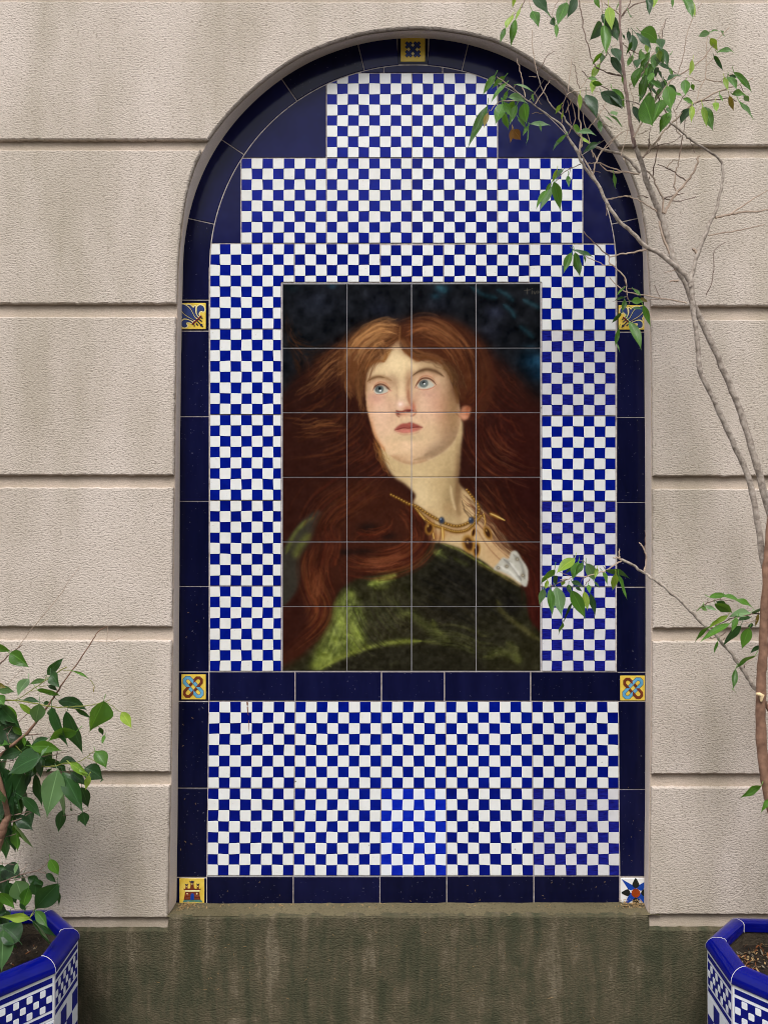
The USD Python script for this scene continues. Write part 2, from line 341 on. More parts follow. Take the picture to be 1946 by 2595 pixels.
# ---------------------------------------------------------------- the portrait painted on 24 tiles (4 by 6), as colours per vertex
NPX = 112
class Painting:
    def __init__(s, w, h, base):
        s.W, s.H = w * NPX, h * NPX
        s.img = np.ones((s.H, s.W, 3)) * np.asarray(base, float)
        yy, xx = np.mgrid[0:s.H, 0:s.W]
        s.X, s.Y = (xx + 0.5) / NPX, (yy + 0.5) / NPX
        s.rng = np.random.default_rng(3)
    def _box(s, x0, y0, x1, y1):
        return (slice(max(0, int(y0 * NPX)), max(0, min(s.H, int(y1 * NPX) + 2))), slice(max(0, int(x0 * NPX)), max(0, min(s.W, int(x1 * NPX) + 2))))
    def mix(s, sl, m, color):
        s.img[sl] += (np.asarray(color, float) - s.img[sl]) * m[..., None]
    def mask(s, pts, feather=0.01, spline=True):
        p = catmull(pts, 10, True) if spline else np.asarray(pts, float)
        m = contains_xy(Polygon(p).buffer(0), s.X.ravel(), s.Y.ravel()).reshape(s.H, s.W).astype(float)
        return gaussian_filter(m, max(0.5, feather * NPX))
    def poly(s, pts, color, feather=0.01, alpha=1.0, clip=None, spline=True):
        m = s.mask(pts, feather, spline) * alpha
        if clip is not None: m = m * clip
        s.mix((slice(None), slice(None)), m, color)
        return m
    def blob(s, c, r, color, alpha=1.0, ang=0.0, clip=None, hard=1.0):
        R = max(r) * 2.6; sl = s._box(c[0] - R, c[1] - R, c[0] + R, c[1] + R)
        dx, dy = s.X[sl] - c[0], s.Y[sl] - c[1]
        ca, sa = math.cos(ang), math.sin(ang)
        q = ((dx * ca + dy * sa) / r[0]) ** 2 + ((-dx * sa + dy * ca) / r[1]) ** 2
        m = np.exp(-q ** hard) * alpha
        if clip is not None: m = m * clip[sl]
        s.mix(sl, m, color)
    def stroke(s, pts, w, color, alpha=1.0, taper=(0.15, 0.15), clip=None, soft=1.0, n=10):
        p = catmull(pts, n) if len(pts) > 2 else resample(np.asarray(pts, float), 12)
        k = np.linspace(0, 1, len(p))
        ww = w * np.minimum(1, np.minimum(k / max(taper[0], 1e-3), (1 - k) / max(taper[1], 1e-3)) * 0.8 + 0.2)
        R = w * 2.2
        x0, y0 = p.min(0) - R; x1, y1 = p.max(0) + R
        sl = s._box(x0, y0, x1, y1)
        X, Y = s.X[sl], s.Y[sl]
        if X.size == 0: return
        best = np.full(X.shape, 99.0)
        for (a, b), (c, d), wa in zip(p[:-1], p[1:], ww[:-1]):
            vx, vy = c - a, d - b; L = vx * vx + vy * vy + 1e-12
            t = np.clip(((X - a) * vx + (Y - b) * vy) / L, 0, 1)
            dd = np.hypot(X - a - t * vx, Y - b - t * vy) / max(wa, 0.35 / NPX)
            best = np.minimum(best, dd)
        m = np.exp(-(best * 1.25) ** (2.0 * soft)) * alpha
        if clip is not None: m = m * clip[sl]
        s.mix(sl, m, color)
    def hair(s, guide, spread, n, colors, w=0.012, alpha=0.45, clip=None, cut=0.55, soft=1.0):
        g = catmull(guide, 8)
        t = np.gradient(g, axis=0); t /= np.maximum(np.linalg.norm(t, axis=1, keepdims=True), 1e-9)
        nn = np.stack([-t[:, 1], t[:, 0]], 1)
        for _ in range(n):
            o, o2 = s.rng.normal(0, spread), s.rng.normal(0, spread * 0.35)
            a = s.rng.uniform(0, 1 - cut); b = min(1, a + s.rng.uniform(cut * 0.5, cut * 1.2))
            i0, i1 = int(a * (len(g) - 1)), max(int(a * (len(g) - 1)) + 3, int(b * (len(g) - 1)))
            q = (g + nn * (o + o2 * np.linspace(-1, 1, len(g))[:, None] ** 2 * np.sign(o + 1e-9)))[i0:i1 + 1]
            if len(q) < 4: continue
            q = q[::max(1, len(q) // 6)]
            q = q + s.rng.normal(0, 0.008, q.shape)
            c = np.asarray(colors[s.rng.integers(len(colors))], float) * s.rng.uniform(0.55, 1.08)
            c = c * 0.88 + c.mean() * 0.12
            s.stroke(q, w * s.rng.uniform(0.5, 1.6), np.minimum(c, 1), alpha * s.rng.uniform(0.4, 1.1), clip=clip, n=3, soft=soft)
    def mottle(s, scale, amp, seed, clip=None):
        p = np.stack([s.X * scale, s.Y * scale, np.zeros_like(s.X)], -1)
        n = (meshkit.fbm(p, 4, seed) - 0.5)[..., None] * amp
        s.img += n * (clip[..., None] if clip is not None else 1) * (0.3 + s.img)

def paint_portrait():
    C = lambda *c: np.asarray(c, float) / 255
    fA = lambda P: [((x - 40) / 391.75, (y - 42) / 394.0) for x, y in P]
    fB = lambda P: [((x - 40) / 391.75, 3 + (y - 22) / 394.3) for x, y in P]
    fC = lambda P: [(2 + (x - 672) / 773.5, 1 + (y - 152) / 777.0) for x, y in P]
    a1, b1, c1 = (lambda x, y: fA([(x, y)])[0]), (lambda x, y: fB([(x, y)])[0]), (lambda x, y: fC([(x, y)])[0])
    S = Painting(4, 6, C(11, 13, 17))
    full = np.ones((S.H, S.W))
    # ground of the picture: blue-black with worn grey and teal scumbles
    for x, y, r, c, a in ((640, 210, .22, (34, 38, 54), .5), (250, 150, .35, (24, 28, 40), .6), (1000, 160, .25, (32, 36, 48), .5), (1330, 220, .16, (44, 48, 66), .7),
                          (1300, 330, .2, (34, 36, 48), .6), (600, 120, .18, (30, 32, 42), .5), (1010, 75, .10, (34, 70, 86), .8), (970, 120, .07, (26, 58, 70), .7), (340, 56, .06, (30, 66, 86), .6),
                          (100, 70, .10, (20, 40, 48), .5), (1580, 520, .22, (26, 66, 92), .85), (1600, 600, .14, (22, 60, 86), .6), (1540, 440, .12, (16, 34, 44), .6)):
        S.blob(a1(x, y), (r, r * .7), C(*c), a)
    for P in ([(1180, 60), (1260, 110), (1340, 130)], [(1340, 80), (1400, 110), (1440, 150)], [(1380, 170), (1430, 210), (1450, 250)], [(1500, 140), (1600, 190)], [(1480, 300), (1560, 370)], [(980, 60), (1030, 90)]):
        S.stroke(fA(P), .05, C(32, 68, 78), .55)
    S.mottle(7, .55, 11)
    # hair: dark auburn mass on both sides
    hm = S.poly(fA([(750, 292), (640, 285), (520, 320), (420, 390), (300, 460), (190, 560), (110, 640), (60, 720), (20, 830), (0, 1000), (0, 1300)]) + fB([(0, 400), (0, 800), (40, 1205), (300, 1205), (900, 700), (1500, 1205), (1640, 1205), (1640, 700), (1640, 100)]) +
                fA([(1650, 1000), (1630, 820), (1540, 700), (1430, 590), (1340, 500), (1270, 420), (1180, 340), (1080, 280), (960, 252), (850, 256)]), C(44, 19, 13), .09)
    S.blob(a1(120, 700), (.4, .5), C(34, 14, 10), .6, clip=hm); S.blob(a1(1450, 1000), (.55, .7), C(46, 15, 12), .7, clip=hm)
    S.blob(b1(1520, 120), (.35, .5), C(40, 12, 10), .8, clip=hm); S.blob(b1(1570, 800), (.16, .9), C(52, 14, 10), .8, clip=hm)
    AU = [C(96, 44, 20), C(74, 32, 16), C(120, 62, 28), C(54, 22, 12)]
    HI = [C(150, 88, 42), C(128, 70, 32), C(168, 104, 52)]
    DK = [C(44, 16, 10), C(60, 22, 13), C(34, 12, 8)]
    RD = [C(104, 40, 20), C(84, 30, 16), C(64, 22, 13), C(126, 56, 28)]
    hair = lambda g, sp, n, col, w=.014, al=.4, cl=None, cut=.55: S.hair(g, sp, n, col, w, al, hm if cl is None else cl, cut)
    hair(fA([(460, 480), (340, 600), (200, 700), (40, 790)]), .28, 90, AU + DK)
    hair(fA([(500, 700), (430, 880), (280, 960), (40, 1010)]), .26, 90, AU)
    hair(fA([(430, 900), (300, 900), (180, 920), (50, 900)]), .10, 24, HI, .010, .35)
    hair(fA([(520, 820), (600, 960), (600, 1080), (480, 1170), (300, 1230)]), .22, 70, RD)
    hair(fA([(460, 420), (360, 470), (250, 560), (120, 650)]), .14, 60, AU + HI[:1])
    hair(fA([(60, 230), (90, 380), (200, 440), (330, 420)]), .08, 24, [C(70, 36, 18), C(96, 52, 26)], .012, .4, full)
    hair(fA([(60, 430), (110, 500), (140, 560), (130, 610)]), .06, 20, [C(90, 46, 22), C(60, 30, 16)], .012, .5, full)
    hair(fA([(1230, 480), (1330, 640), (1440, 760), (1600, 860)]), .24, 90, RD + DK)
    hair(fA([(1220, 830), (1260, 980), (1380, 1130), (1600, 1220)]), .26, 90, RD + DK)
    hair(fA([(1230, 950), (1300, 1080), (1440, 1160), (1600, 1210)]), .14, 30, [C(120, 62, 34), C(140, 80, 46)], .007, .35)
    hair(fA([(1300, 600), (1420, 660), (1520, 760), (1590, 840)]), .12, 20, [C(100, 50, 28)], .008, .3)
    # neck and chest
    neck = S.poly(fA([(640, 1040), (670, 1150), (720, 1225)]) + fB([(780, 60), (850, 130), (830, 190), (880, 250), (930, 330), (930, 400), (1000, 440), (1215, 530), (1330, 620), (1480, 690), (1500, 560), (1420, 440), (1360, 330), (1260, 220), (1180, 130), (1110, 60)]) +
                  fA([(1112, 1180), (1122, 1050), (1128, 880), (1000, 800), (800, 900)]), C(200, 172, 126), .02)
    for (x, y, rx, ry, c, al) in ((880, 130, .22, .35, (222, 196, 150), .9), (1060, 120, .13, .45, (140, 116, 78), .75), (1000, 60, .18, .2, (196, 168, 120), .5), (1110, 40, .06, .5, (92, 60, 36), .7), (1150, 200, .10, .18, (196, 160, 112), .7),
                                  (1050, 210, .10, .10, (168, 134, 92), .6), (1250, 330, .22, .25, (206, 168, 122), .8), (1330, 470, .2, .25, (196, 156, 112), .7), (1080, 350, .35, .08, (176, 128, 84), .5),
                                  (930, 300, .08, .14, (150, 96, 54), .7), (980, 390, .12, .08, (170, 110, 60), .6), (1420, 560, .12, .14, (160, 112, 76), .6)):
        S.blob(b1(x, y), (rx, ry), C(*c), al, clip=neck)
    S.stroke(fB([(1112, 60), (1098, 150), (1108, 230), (1120, 250)]), .05, C(130, 100, 66), .55, clip=neck)
    S.stroke(fB([(1060, 70), (1070, 150), (1090, 220)]), .03, C(226, 200, 156), .5, clip=neck)
    # face
    face = S.poly(fC([(128, 500), (118, 640), (128, 760), (140, 880), (165, 985), (190, 1085), (222, 1190), (275, 1300), (335, 1380), (410, 1445), (500, 1505), (600, 1545), (700, 1550), (820, 1525), (930, 1478), (1040, 1415),
                      (1130, 1340), (1200, 1240), (1245, 1120), (1260, 1000), (1245, 850), (1222, 720), (1185, 560), (1140, 440), (1070, 330), (980, 230), (880, 180), (760, 170), (650, 120), (560, 60), (480, 60), (380, 150), (300, 240), (200, 300), (150, 400)]), C(222, 188, 150), .012)
    fb = lambda x, y, rx, ry, c, al, ang=0.0, hard=1.0: S.blob(c1(x, y), (rx / 775, ry / 775), C(*c), al, ang, face, hard)
    fs = lambda P, w, c, al=1.0, tp=(.15, .15), soft=1.0, cl=face: S.stroke(fC(P), w / 775, C(*c), al, tp, cl, soft)
    for a in ((480, 330, 330, 230, (236, 208, 160), .9), (560, 430, 130, 230, (240, 212, 160), .8), (330, 420, 160, 90, (222, 190, 140), .5), (850, 330, 160, 90, (222, 188, 138), .6), (1000, 380, 120, 130, (168, 138, 96), .6),
              (280, 830, 170, 170, (226, 178, 150), .8), (250, 790, 110, 70, (212, 150, 130), .5), (900, 800, 230, 180, (226, 186, 156), .9), (1020, 860, 170, 170, (214, 152, 124), .65), (880, 700, 130, 50, (206, 152, 132), .5),
              (1090, 980, 130, 200, (196, 146, 110), .55), (1170, 860, 70, 260, (140, 112, 74), .75), (1150, 600, 70, 180, (172, 138, 104), .6), (1190, 1080, 80, 200, (150, 120, 80), .6), (760, 1010, 160, 130, (226, 190, 154), .8),
              (330, 1080, 150, 200, (226, 184, 152), .7), (640, 1330, 230, 130, (230, 192, 150), .85), (600, 1300, 90, 60, (236, 196, 158), .6), (470, 1330, 120, 110, (222, 186, 144), .7), (850, 1200, 200, 150, (218, 184, 142), .7), (640, 1235, 190, 40, (192, 168, 128), .65)):
        fb(*a)
    fs([(840, 1440), (980, 1375), (1090, 1290), (1180, 1170)], 110, (138, 112, 88), .6, (.35, .1))
    fs([(700, 1500), (900, 1450), (1060, 1360), (1190, 1230)], 55, (150, 122, 88), .55, (.3, .2))
    fs([(420, 1450), (560, 1530), (700, 1552), (860, 1515)], 52, (156, 112, 74), .55)
    fs([(150, 950), (205, 1150), (270, 1290), (350, 1395)], 36, (188, 108, 56), .65)
    fs([(125, 520), (122, 700), (135, 860), (165, 985)], 24, (190, 140, 90), .6)
    for a in ((430, 540, 100, 70, (150, 112, 82), .35), (660, 500, 70, 90, (150, 108, 78), .45), (1120, 760, 120, 260, (164, 124, 88), .4), (1090, 1180, 120, 160, (156, 120, 86), .4), (250, 560, 110, 40, (176, 128, 96), .35), (820, 500, 150, 40, (170, 120, 90), .35), (980, 620, 70, 60, (190, 140, 112), .4), (180, 900, 60, 240, (196, 142, 104), .35),
              (420, 860, 60, 100, (204, 158, 128), .5), (720, 760, 50, 110, (196, 146, 116), .5), (440, 1020, 60, 60, (206, 164, 132), .4), (800, 1000, 60, 70, (204, 158, 126), .4)):
        fb(*a)
    for a in ((1170, 900, 170, 420, (152, 114, 80), .38), (470, 400, 220, 200, (242, 216, 172), .45), (300, 900, 120, 140, (236, 196, 166), .4), (860, 900, 150, 120, (234, 190, 160), .4), (640, 1340, 130, 70, (238, 202, 164), .45), (900, 1420, 200, 90, (150, 118, 88), .35), (560, 1470, 160, 40, (188, 146, 106), .4)):
        fb(*a)
    # nose
    fs([(655, 520), (625, 620), (640, 740), (668, 850)], 46, (168, 116, 84), .62, (.4, .15))
    fs([(640, 640), (632, 730), (648, 820)], 22, (150, 88, 62), .45, (.3, .3))
    fs([(470, 560), (500, 660), (492, 800), (478, 890)], 30, (192, 154, 120), .5, (.4, .2))
    fs([(560, 520), (556, 640), (548, 760)], 50, (238, 206, 164), .75, (.3, .3))
    fb(545, 835, 62, 58, (240, 198, 176), .9); fb(538, 832, 20, 18, (252, 230, 214), .8)
    fb(690, 870, 34, 58, (176, 92, 70), .75); fb(620, 880, 50, 30, (196, 124, 98), .7); fb(575, 945, 75, 30, (188, 128, 98), .8)
    fs([(484, 900), (505, 915), (560, 920), (600, 905), (650, 900), (705, 918)], 14, (126, 50, 42), .75)
    fb(512, 944, 30, 16, (96, 34, 30), .85, .5); fb(640, 912, 40, 13, (84, 24, 26), .9, -.1); fs([(484, 925), (500, 965), (530, 985)], 11, (150, 88, 66), .7)
    fs([(712, 890), (722, 930), (690, 965), (660, 972)], 14, (170, 106, 78), .7)
    fs([(560, 985), (548, 1020), (556, 1055)], 24, (206, 168, 132), .5)
    # eye sockets
    fb(440, 560, 90, 90, (176, 142, 108), .75); fb(300, 570, 150, 50, (206, 158, 126), .5); fb(640, 540, 50, 110, (170, 128, 94), .65); fb(860, 475, 150, 40, (206, 154, 122), .6); fb(240, 740, 90, 40, (204, 148, 130), .5)
    fb(300, 745, 110, 30, (206, 160, 134), .5); fb(400, 740, 60, 60, (216, 178, 140), .5)
    def eye(ring, iris, ri, pupil, hl, upper, lower, duct):
        m = S.poly(fC(ring), C(196, 190, 172), .006); S.blob(c1(ring[8][0] - 10, ring[8][1] - 20), (40 / 775, 26 / 775), C(222, 218, 200), .8, 0, m)
        S.blob(c1(*iris), (ri / 775 * 1.1, ri / 775), C(84, 90, 88), 1, 0, m, 4.0)
        S.blob(c1(iris[0] + 6, iris[1] + 14), (ri * .72 / 775, ri * .62 / 775), C(126, 136, 130), .85, 0, m, 1.5)
        S.blob(c1(*pupil), (19 / 775, 19 / 775), C(14, 15, 18), 1, 0, m, 3)
        S.stroke(fC(upper[1:-1]), 26 / 775, C(84, 74, 66), .6, clip=m)
        S.blob(c1(*hl), (12 / 775, 11 / 775), C(255, 255, 252), 1, 0, None, 2)
        S.stroke(fC(upper), 13 / 775, C(92, 52, 38), .95, (.2, .2)); S.stroke(fC([(x + 4, y - 26) for x, y in upper]), 9 / 775, C(184, 116, 84), .65, (.3, .3))
        S.stroke(fC(lower), 9 / 775, C(194, 128, 104), .85, (.3, .3)); S.stroke(fC([(x, y + 12) for x, y in lower]), 8 / 775, C(226, 180, 150), .6, (.3, .3))
        S.blob(c1(*duct), (22 / 775, 13 / 775), C(208, 150, 124), .85)
    eye([(222, 668), (236, 630), (268, 606), (310, 602), (352, 618), (392, 660), (372, 688), (330, 704), (280, 712), (240, 704)], (284, 648), 50, (290, 642), (298, 668), [(208, 668), (230, 622), (270, 594), (316, 590), (362, 610), (396, 644), (424, 672)], [(224, 690), (256, 714), (300, 716), (350, 704), (404, 678)], (418, 668))
    eye([(738, 632), (752, 588), (780, 552), (826, 534), (876, 540), (916, 566), (944, 602), (910, 628), (856, 642), (790, 642)], (815, 578), 52, (818, 575), (824, 584), [(710, 634), (740, 580), (775, 536), (822, 516), (882, 522), (932, 554), (970, 600)], [(730, 640), (790, 656), (856, 654), (920, 634), (966, 604)], (734, 628))
    # brows
    for P, w, c, al in (([(142, 560), (180, 528), (240, 505), (300, 500), (360, 515), (430, 545)], 38, (144, 108, 72), .65), ([(160, 545), (210, 516), (280, 500), (350, 512)], 18, (108, 76, 48), .7),
                        ([(680, 492), (740, 450), (820, 418), (900, 418), (980, 445), (1060, 500)], 46, (134, 100, 70), .7), ([(690, 480), (760, 436), (850, 412), (930, 424), (1000, 456), (1050, 490)], 22, (94, 66, 44), .8)):
        fs(P, w, c, al, (.3, .3))
    # lips
    S.poly(fC([(466, 1142), (505, 1095), (565, 1062), (612, 1060), (648, 1048), (700, 1058), (760, 1085), (806, 1105), (740, 1114), (650, 1122), (565, 1126)]), C(150, 76, 66), .012, clip=face)
    S.poly(fC([(478, 1146), (560, 1122), (650, 1116), (802, 1108), (750, 1146), (660, 1172), (570, 1178), (510, 1166)]), C(184, 108, 92), .014, clip=face)
    fb(610, 1152, 70, 16, (214, 132, 116), .8); fb(640, 1075, 70, 14, (178, 92, 78), .6)
    fs([(466, 1142), (520, 1128), (580, 1114), (640, 1118), (720, 1106), (806, 1105)], 8, (104, 36, 34), .9)
    fs([(500, 1180), (580, 1196), (680, 1190), (760, 1165)], 16, (182, 142, 108), .5)
    # hair over forehead and temples
    LT = [C(150, 92, 48), C(118, 66, 32), C(176, 116, 62), C(96, 50, 24)]
    hl = S.poly(fA([(756, 296), (640, 292), (520, 330), (430, 400), (380, 500), (390, 600), (430, 650), (480, 720), (520, 720), (545, 640), (548, 575), (600, 522), (650, 490), (668, 450), (700, 425), (745, 400), (772, 350)]), C(100, 60, 33), .07)
    hair(fA([(756, 305), (640, 310), (520, 370), (440, 470), (420, 600)]), .12, 110, LT, .014, .5, hl)
    hair(fA([(760, 340), (690, 390), (625, 430), (565, 500), (525, 600), (505, 700)]), .055, 110, LT, .012, .5, full)
    hair(fA([(600, 400), (640, 440), (650, 490), (620, 515)]), .035, 26, [C(142, 90, 48), C(112, 66, 34), C(170, 112, 62)], .016, .5, full)
    hr = S.poly(fA([(756, 300), (850, 262), (960, 258), (1080, 290), (1180, 350), (1270, 450), (1320, 600), (1290, 760), (1230, 860), (1170, 800), (1120, 770), (1085, 720), (1070, 640), (1040, 560), (980, 520), (920, 500), (870, 515), (840, 480), (780, 450), (745, 400)]), C(74, 38, 21), .07)
    hair(fA([(770, 310), (900, 290), (1040, 330), (1150, 440), (1210, 620), (1200, 780)]), .13, 120, [C(110, 56, 26), C(80, 36, 18), C(128, 70, 34), C(66, 28, 15)], .014, .45, hr)
    hair(fA([(760, 360), (800, 430), (870, 480), (960, 500), (1040, 540)]), .035, 60, [C(128, 74, 36), C(98, 52, 25), C(156, 98, 52)], .014, .5, full)
    hair(fA([(1020, 500), (1080, 590), (1110, 680), (1140, 760)]), .05, 60, [C(110, 70, 36), C(84, 46, 24), C(130, 90, 52)], .010, .45, full)
    hair(fA([(1120, 760), (1180, 790), (1240, 720), (1280, 640)]), .08, 40, RD, .014, .4, full)
    for P, w, c, al in (([(120, 380), (200, 330), (280, 305), (345, 318)], 40, (116, 70, 36), .75), ([(330, 318), (372, 250), (420, 160)], 34, (150, 98, 50), .7), ([(560, 170), (640, 230), (720, 290), (770, 312)], 34, (118, 68, 34), .75), ([(760, 300), (850, 262), (960, 280), (1040, 350)], 36, (104, 60, 32), .7), ([(1040, 350), (1110, 440), (1165, 560)], 44, (112, 76, 42), .65), ([(1180, 600), (1215, 720), (1225, 820)], 34, (104, 66, 34), .6)):
        S.stroke(fC(P), w / 775, C(*c), al, (.2, .3))
    CR = [C(205, 140, 78), C(184, 120, 64), C(222, 160, 96)]
    hair(fA([(750, 330), (640, 325), (540, 380), (460, 480), (430, 580)]), .10, 60, CR, .014, .42, full)
    hair(fA([(770, 330), (900, 300), (1020, 350), (1120, 450), (1180, 580)]), .09, 50, [C(170, 104, 56), C(150, 88, 46)], .014, .4, full)
    hair(fA([(420, 480), (330, 540), (230, 640), (110, 720)]), .10, 40, CR[:2], .010, .3, full)
    hair(fA([(440, 600), (440, 680), (480, 760)]), .05, 30, LT, .012, .4, full)
    S.stroke(fA([(755, 300), (752, 350), (748, 400)]), .018, C(150, 104, 60), .5)
    hair(fA([(505, 560), (508, 680), (515, 780), (535, 860)]), .03, 40, [C(150, 96, 50), C(110, 64, 32)], .008, .45, full)
    hair(fA([(590, 980), (625, 1070), (660, 1150), (715, 1224)]), .03, 34, [C(190, 130, 60), C(150, 92, 40)], .008, .45, full)
    # ear
    S.poly(fC([(1285, 860), (1340, 850), (1380, 880), (1370, 960), (1330, 1012), (1280, 1010), (1250, 960), (1265, 900)]), C(186, 124, 92), .016)
    S.blob(c1(1300, 975), (46 / 775, 40 / 775), C(204, 144, 112), .9); S.blob(c1(1350, 885), (30 / 775, 30 / 775), C(140, 70, 42), .7); S.blob(c1(1340, 940), (18 / 775, 34 / 775), C(170, 92, 62), .6)
    # left sleeve, hair falling over it, the cloak
    sl = S.poly(fB([(30, 520), (90, 380), (180, 270), (270, 225), (250, 340), (200, 440), (150, 520), (150, 640), (110, 740), (30, 800)]), C(50, 46, 38), .02)
    for P, w, al in (([(60, 490), (110, 370), (180, 290)], .05, .7), ([(210, 370), (150, 440), (120, 500)], .09, .75), ([(140, 340), (190, 290), (230, 270)], .03, .4)): S.stroke(fB(P), w, C(98, 102, 46), al, clip=sl)
    cl = S.poly(fB([(80, 1230), (170, 1090), (260, 950), (330, 830), (380, 720), (470, 650), (600, 610), (740, 575), (840, 540), (900, 480), (950, 425), (1010, 425), (1120, 460), (1230, 520), (1340, 600), (1450, 660), (1520, 740), (1540, 880), (1640, 1030), (1640, 1230)]), C(36, 34, 20), .018)
    for x, y, rx, ry, c, al in ((1050, 640, .5, .28, (20, 18, 14), .9), (1200, 700, .5, .35, (22, 20, 16), .9), (650, 800, .3, .3, (52, 50, 28), .7), (1000, 900, .6, .3, (34, 30, 22), .8), (800, 1130, .8, .2, (30, 28, 18), .9), (1420, 800, .2, .3, (16, 14, 12), .9), (1350, 1000, .4, .3, (34, 32, 22), .8), (640, 930, .3, .2, (56, 50, 34), .6)):
        S.blob(b1(x, y), (rx, ry), C(*c), al, clip=cl)
    GR = [C(120, 134, 54), C(104, 118, 46), C(140, 150, 66), C(86, 98, 38)]
    g1 = S.poly(fB([(430, 700), (370, 780), (330, 880), (290, 980), (240, 1080), (215, 1180), (290, 1195), (390, 1120), (530, 1070), (545, 960), (540, 860), (500, 800), (470, 730)]), C(94, 104, 44), .05, .85, cl)
    for P, w, c, al in (([(400, 780), (370, 900), (400, 1000)], .12, (134, 148, 62), .6), ([(500, 830), (480, 960), (500, 1050)], .10, (124, 136, 56), .6), ([(320, 950), (290, 1060), (300, 1120)], .07, (72, 76, 34), .6), ([(440, 860), (430, 960)], .08, (76, 76, 36), .55),
                        ([(470, 740), (450, 850)], .06, (66, 66, 32), .5), ([(560, 680), (640, 650), (720, 620)], .07, (128, 142, 62), .75), ([(600, 700), (680, 690)], .05, (92, 100, 44), .5), ([(960, 480), (1010, 500), (1030, 520)], .06, (92, 100, 48), .6),
                        ([(1010, 428), (1100, 458), (1200, 515), (1320, 590), (1440, 650)], .028, (124, 124, 56), .9), ([(1080, 520), (1160, 560)], .05, (74, 80, 36), .6), ([(1200, 540), (1340, 610), (1480, 690)], .022, (104, 88, 44), .6),
                        ([(270, 1192), (420, 1110), (600, 1050), (760, 1026), (880, 1022)], .055, (126, 134, 56), .75), ([(880, 1022), (1000, 1030), (1120, 1056), (1210, 1090)], .05, (88, 92, 42), .65), ([(790, 830), (860, 890), (950, 960), (1040, 1018)], .10, (76, 80, 38), .6), ([(950, 890), (980, 960), (1050, 1010)], .06, (100, 106, 46), .55),
                        ([(740, 870), (790, 850)], .07, (96, 100, 44), .5), ([(1340, 770), (1380, 850), (1480, 930), (1607, 1020)], .06, (78, 74, 38), .65), ([(1260, 1120), (1360, 1090), (1440, 1110), (1480, 1150)], .09, (84, 88, 42), .6), ([(1400, 1030), (1450, 1070), (1470, 1150)], .07, (86, 88, 44), .5), ([(690, 1170), (740, 1150)], .05, (70, 74, 34), .6), ([(1080, 1090), (1000, 1120)], .05, (50, 44, 28), .5)):
        S.stroke(fB(P), w, C(*c), al, clip=cl)
    S.hair(fB([(430, 720), (390, 860), (340, 1000), (270, 1150)]), .16, 160, GR + [C(60, 62, 30), C(160, 170, 84)], .016, .45, g1, .8)
    S.hair(fB([(560, 720), (620, 860), (700, 960), (800, 1010)]), .25, 120, [C(60, 56, 34), C(84, 88, 42), C(34, 32, 22), C(50, 46, 32)], .018, .4, cl, .75)
    S.hair(fB([(900, 520), (1100, 640), (1300, 760), (1480, 900)]), .3, 110, [C(34, 32, 24), C(46, 42, 30), C(18, 17, 14)], .016, .4, cl, .75)
    S.hair(fB([(900, 1000), (1100, 1000), (1250, 1060), (1400, 1060)]), .16, 60, [C(60, 58, 32), C(30, 28, 20), C(76, 78, 38)], .016, .4, cl, .75)
    S.poly(fB([(290, 1200), (430, 1130), (600, 1075), (880, 1050), (1050, 1065), (1180, 1100), (1220, 1230), (280, 1230)]), C(30, 28, 19), .02, .8, cl)
    for x, y, rx, ry, al in ((400, 900, .10, .22, .6), (480, 980, .08, .18, .5), (300, 1120, .12, .10, .6), (250, 1170, .10, .06, .6), (640, 655, .13, .05, .6), (700, 630, .07, .05, .4), (460, 740, .05, .05, .5), (980, 480, .06, .04, .4), (360, 1020, .07, .12, .5)):
        S.blob(b1(x, y), (rx, ry), C(146, 158, 68), al, S.rng.uniform(-.5, .5), cl)
    for _ in range(900):
        x, y = S.rng.uniform(200, 1600), S.rng.uniform(430, 1200); p = np.array(b1(x, y))
        iy, ix = min(S.H - 1, int(p[1] * NPX)), min(S.W - 1, int(p[0] * NPX))
        if cl[iy, ix] < .8: continue
        d = S.rng.normal(0, 1, 2) * .02 + np.array([.05, .02])
        S.stroke([p, p + d], .010, np.clip(S.img[iy, ix] * S.rng.uniform(.7, 1.5), 0, 1), .5, clip=cl)
    S.mottle(16, .35, 5, cl)
    fall = S.poly(fB([(260, 60), (330, 200), (250, 300), (210, 420), (150, 520), (150, 640), (160, 760), (200, 860), (200, 960), (100, 1040), (30, 1120), (30, 1190), (180, 1090), (260, 1000), (320, 900), (330, 820), (360, 740), (420, 660), (560, 600), (700, 570), (800, 540), (870, 470), (950, 400), (900, 300), (830, 200), (700, 60)]), C(56, 26, 16), .06)
    hair(fB([(620, 20), (480, 120), (330, 220), (260, 340), (230, 480)]), .22, 90, RD + AU, .014, .45, full, .5)
    hair(fB([(240, 430), (210, 560), (230, 700), (280, 820), (240, 920), (120, 1020), (40, 1090)]), .11, 130, RD + HI[1:2], .014, .5, fall)
    hair(fB([(270, 560), (250, 700), (230, 820)]), .06, 40, [C(158, 84, 44), C(130, 62, 32)], .014, .4, fall)
    hair(fB([(300, 300), (330, 420), (300, 560), (340, 640)]), .10, 60, RD, .014, .45, fall)
    hair(fB([(870, 300), (890, 400), (800, 500), (640, 545), (480, 530), (360, 450)]), .12, 130, RD + HI[1:2], .014, .5, full)
    hair(fB([(800, 500), (680, 540), (540, 550), (440, 535)]), .05, 50, [C(160, 84, 48), C(140, 70, 38)], .010, .45, full)
    hair(fB([(760, 160), (820, 230), (860, 300), (880, 380)]), .10, 60, RD, .014, .45, fall)
    for x, y, rx, ry in ((560, 330, .16, .08), (520, 475, .22, .05), (680, 380, .14, .06), (420, 480, .1, .05)): S.blob(b1(x, y), (rx, ry), C(20, 12, 10), .8)
    hair(fB([(480, 350), (580, 370), (680, 340), (720, 280)]), .05, 40, RD, .010, .45, full)
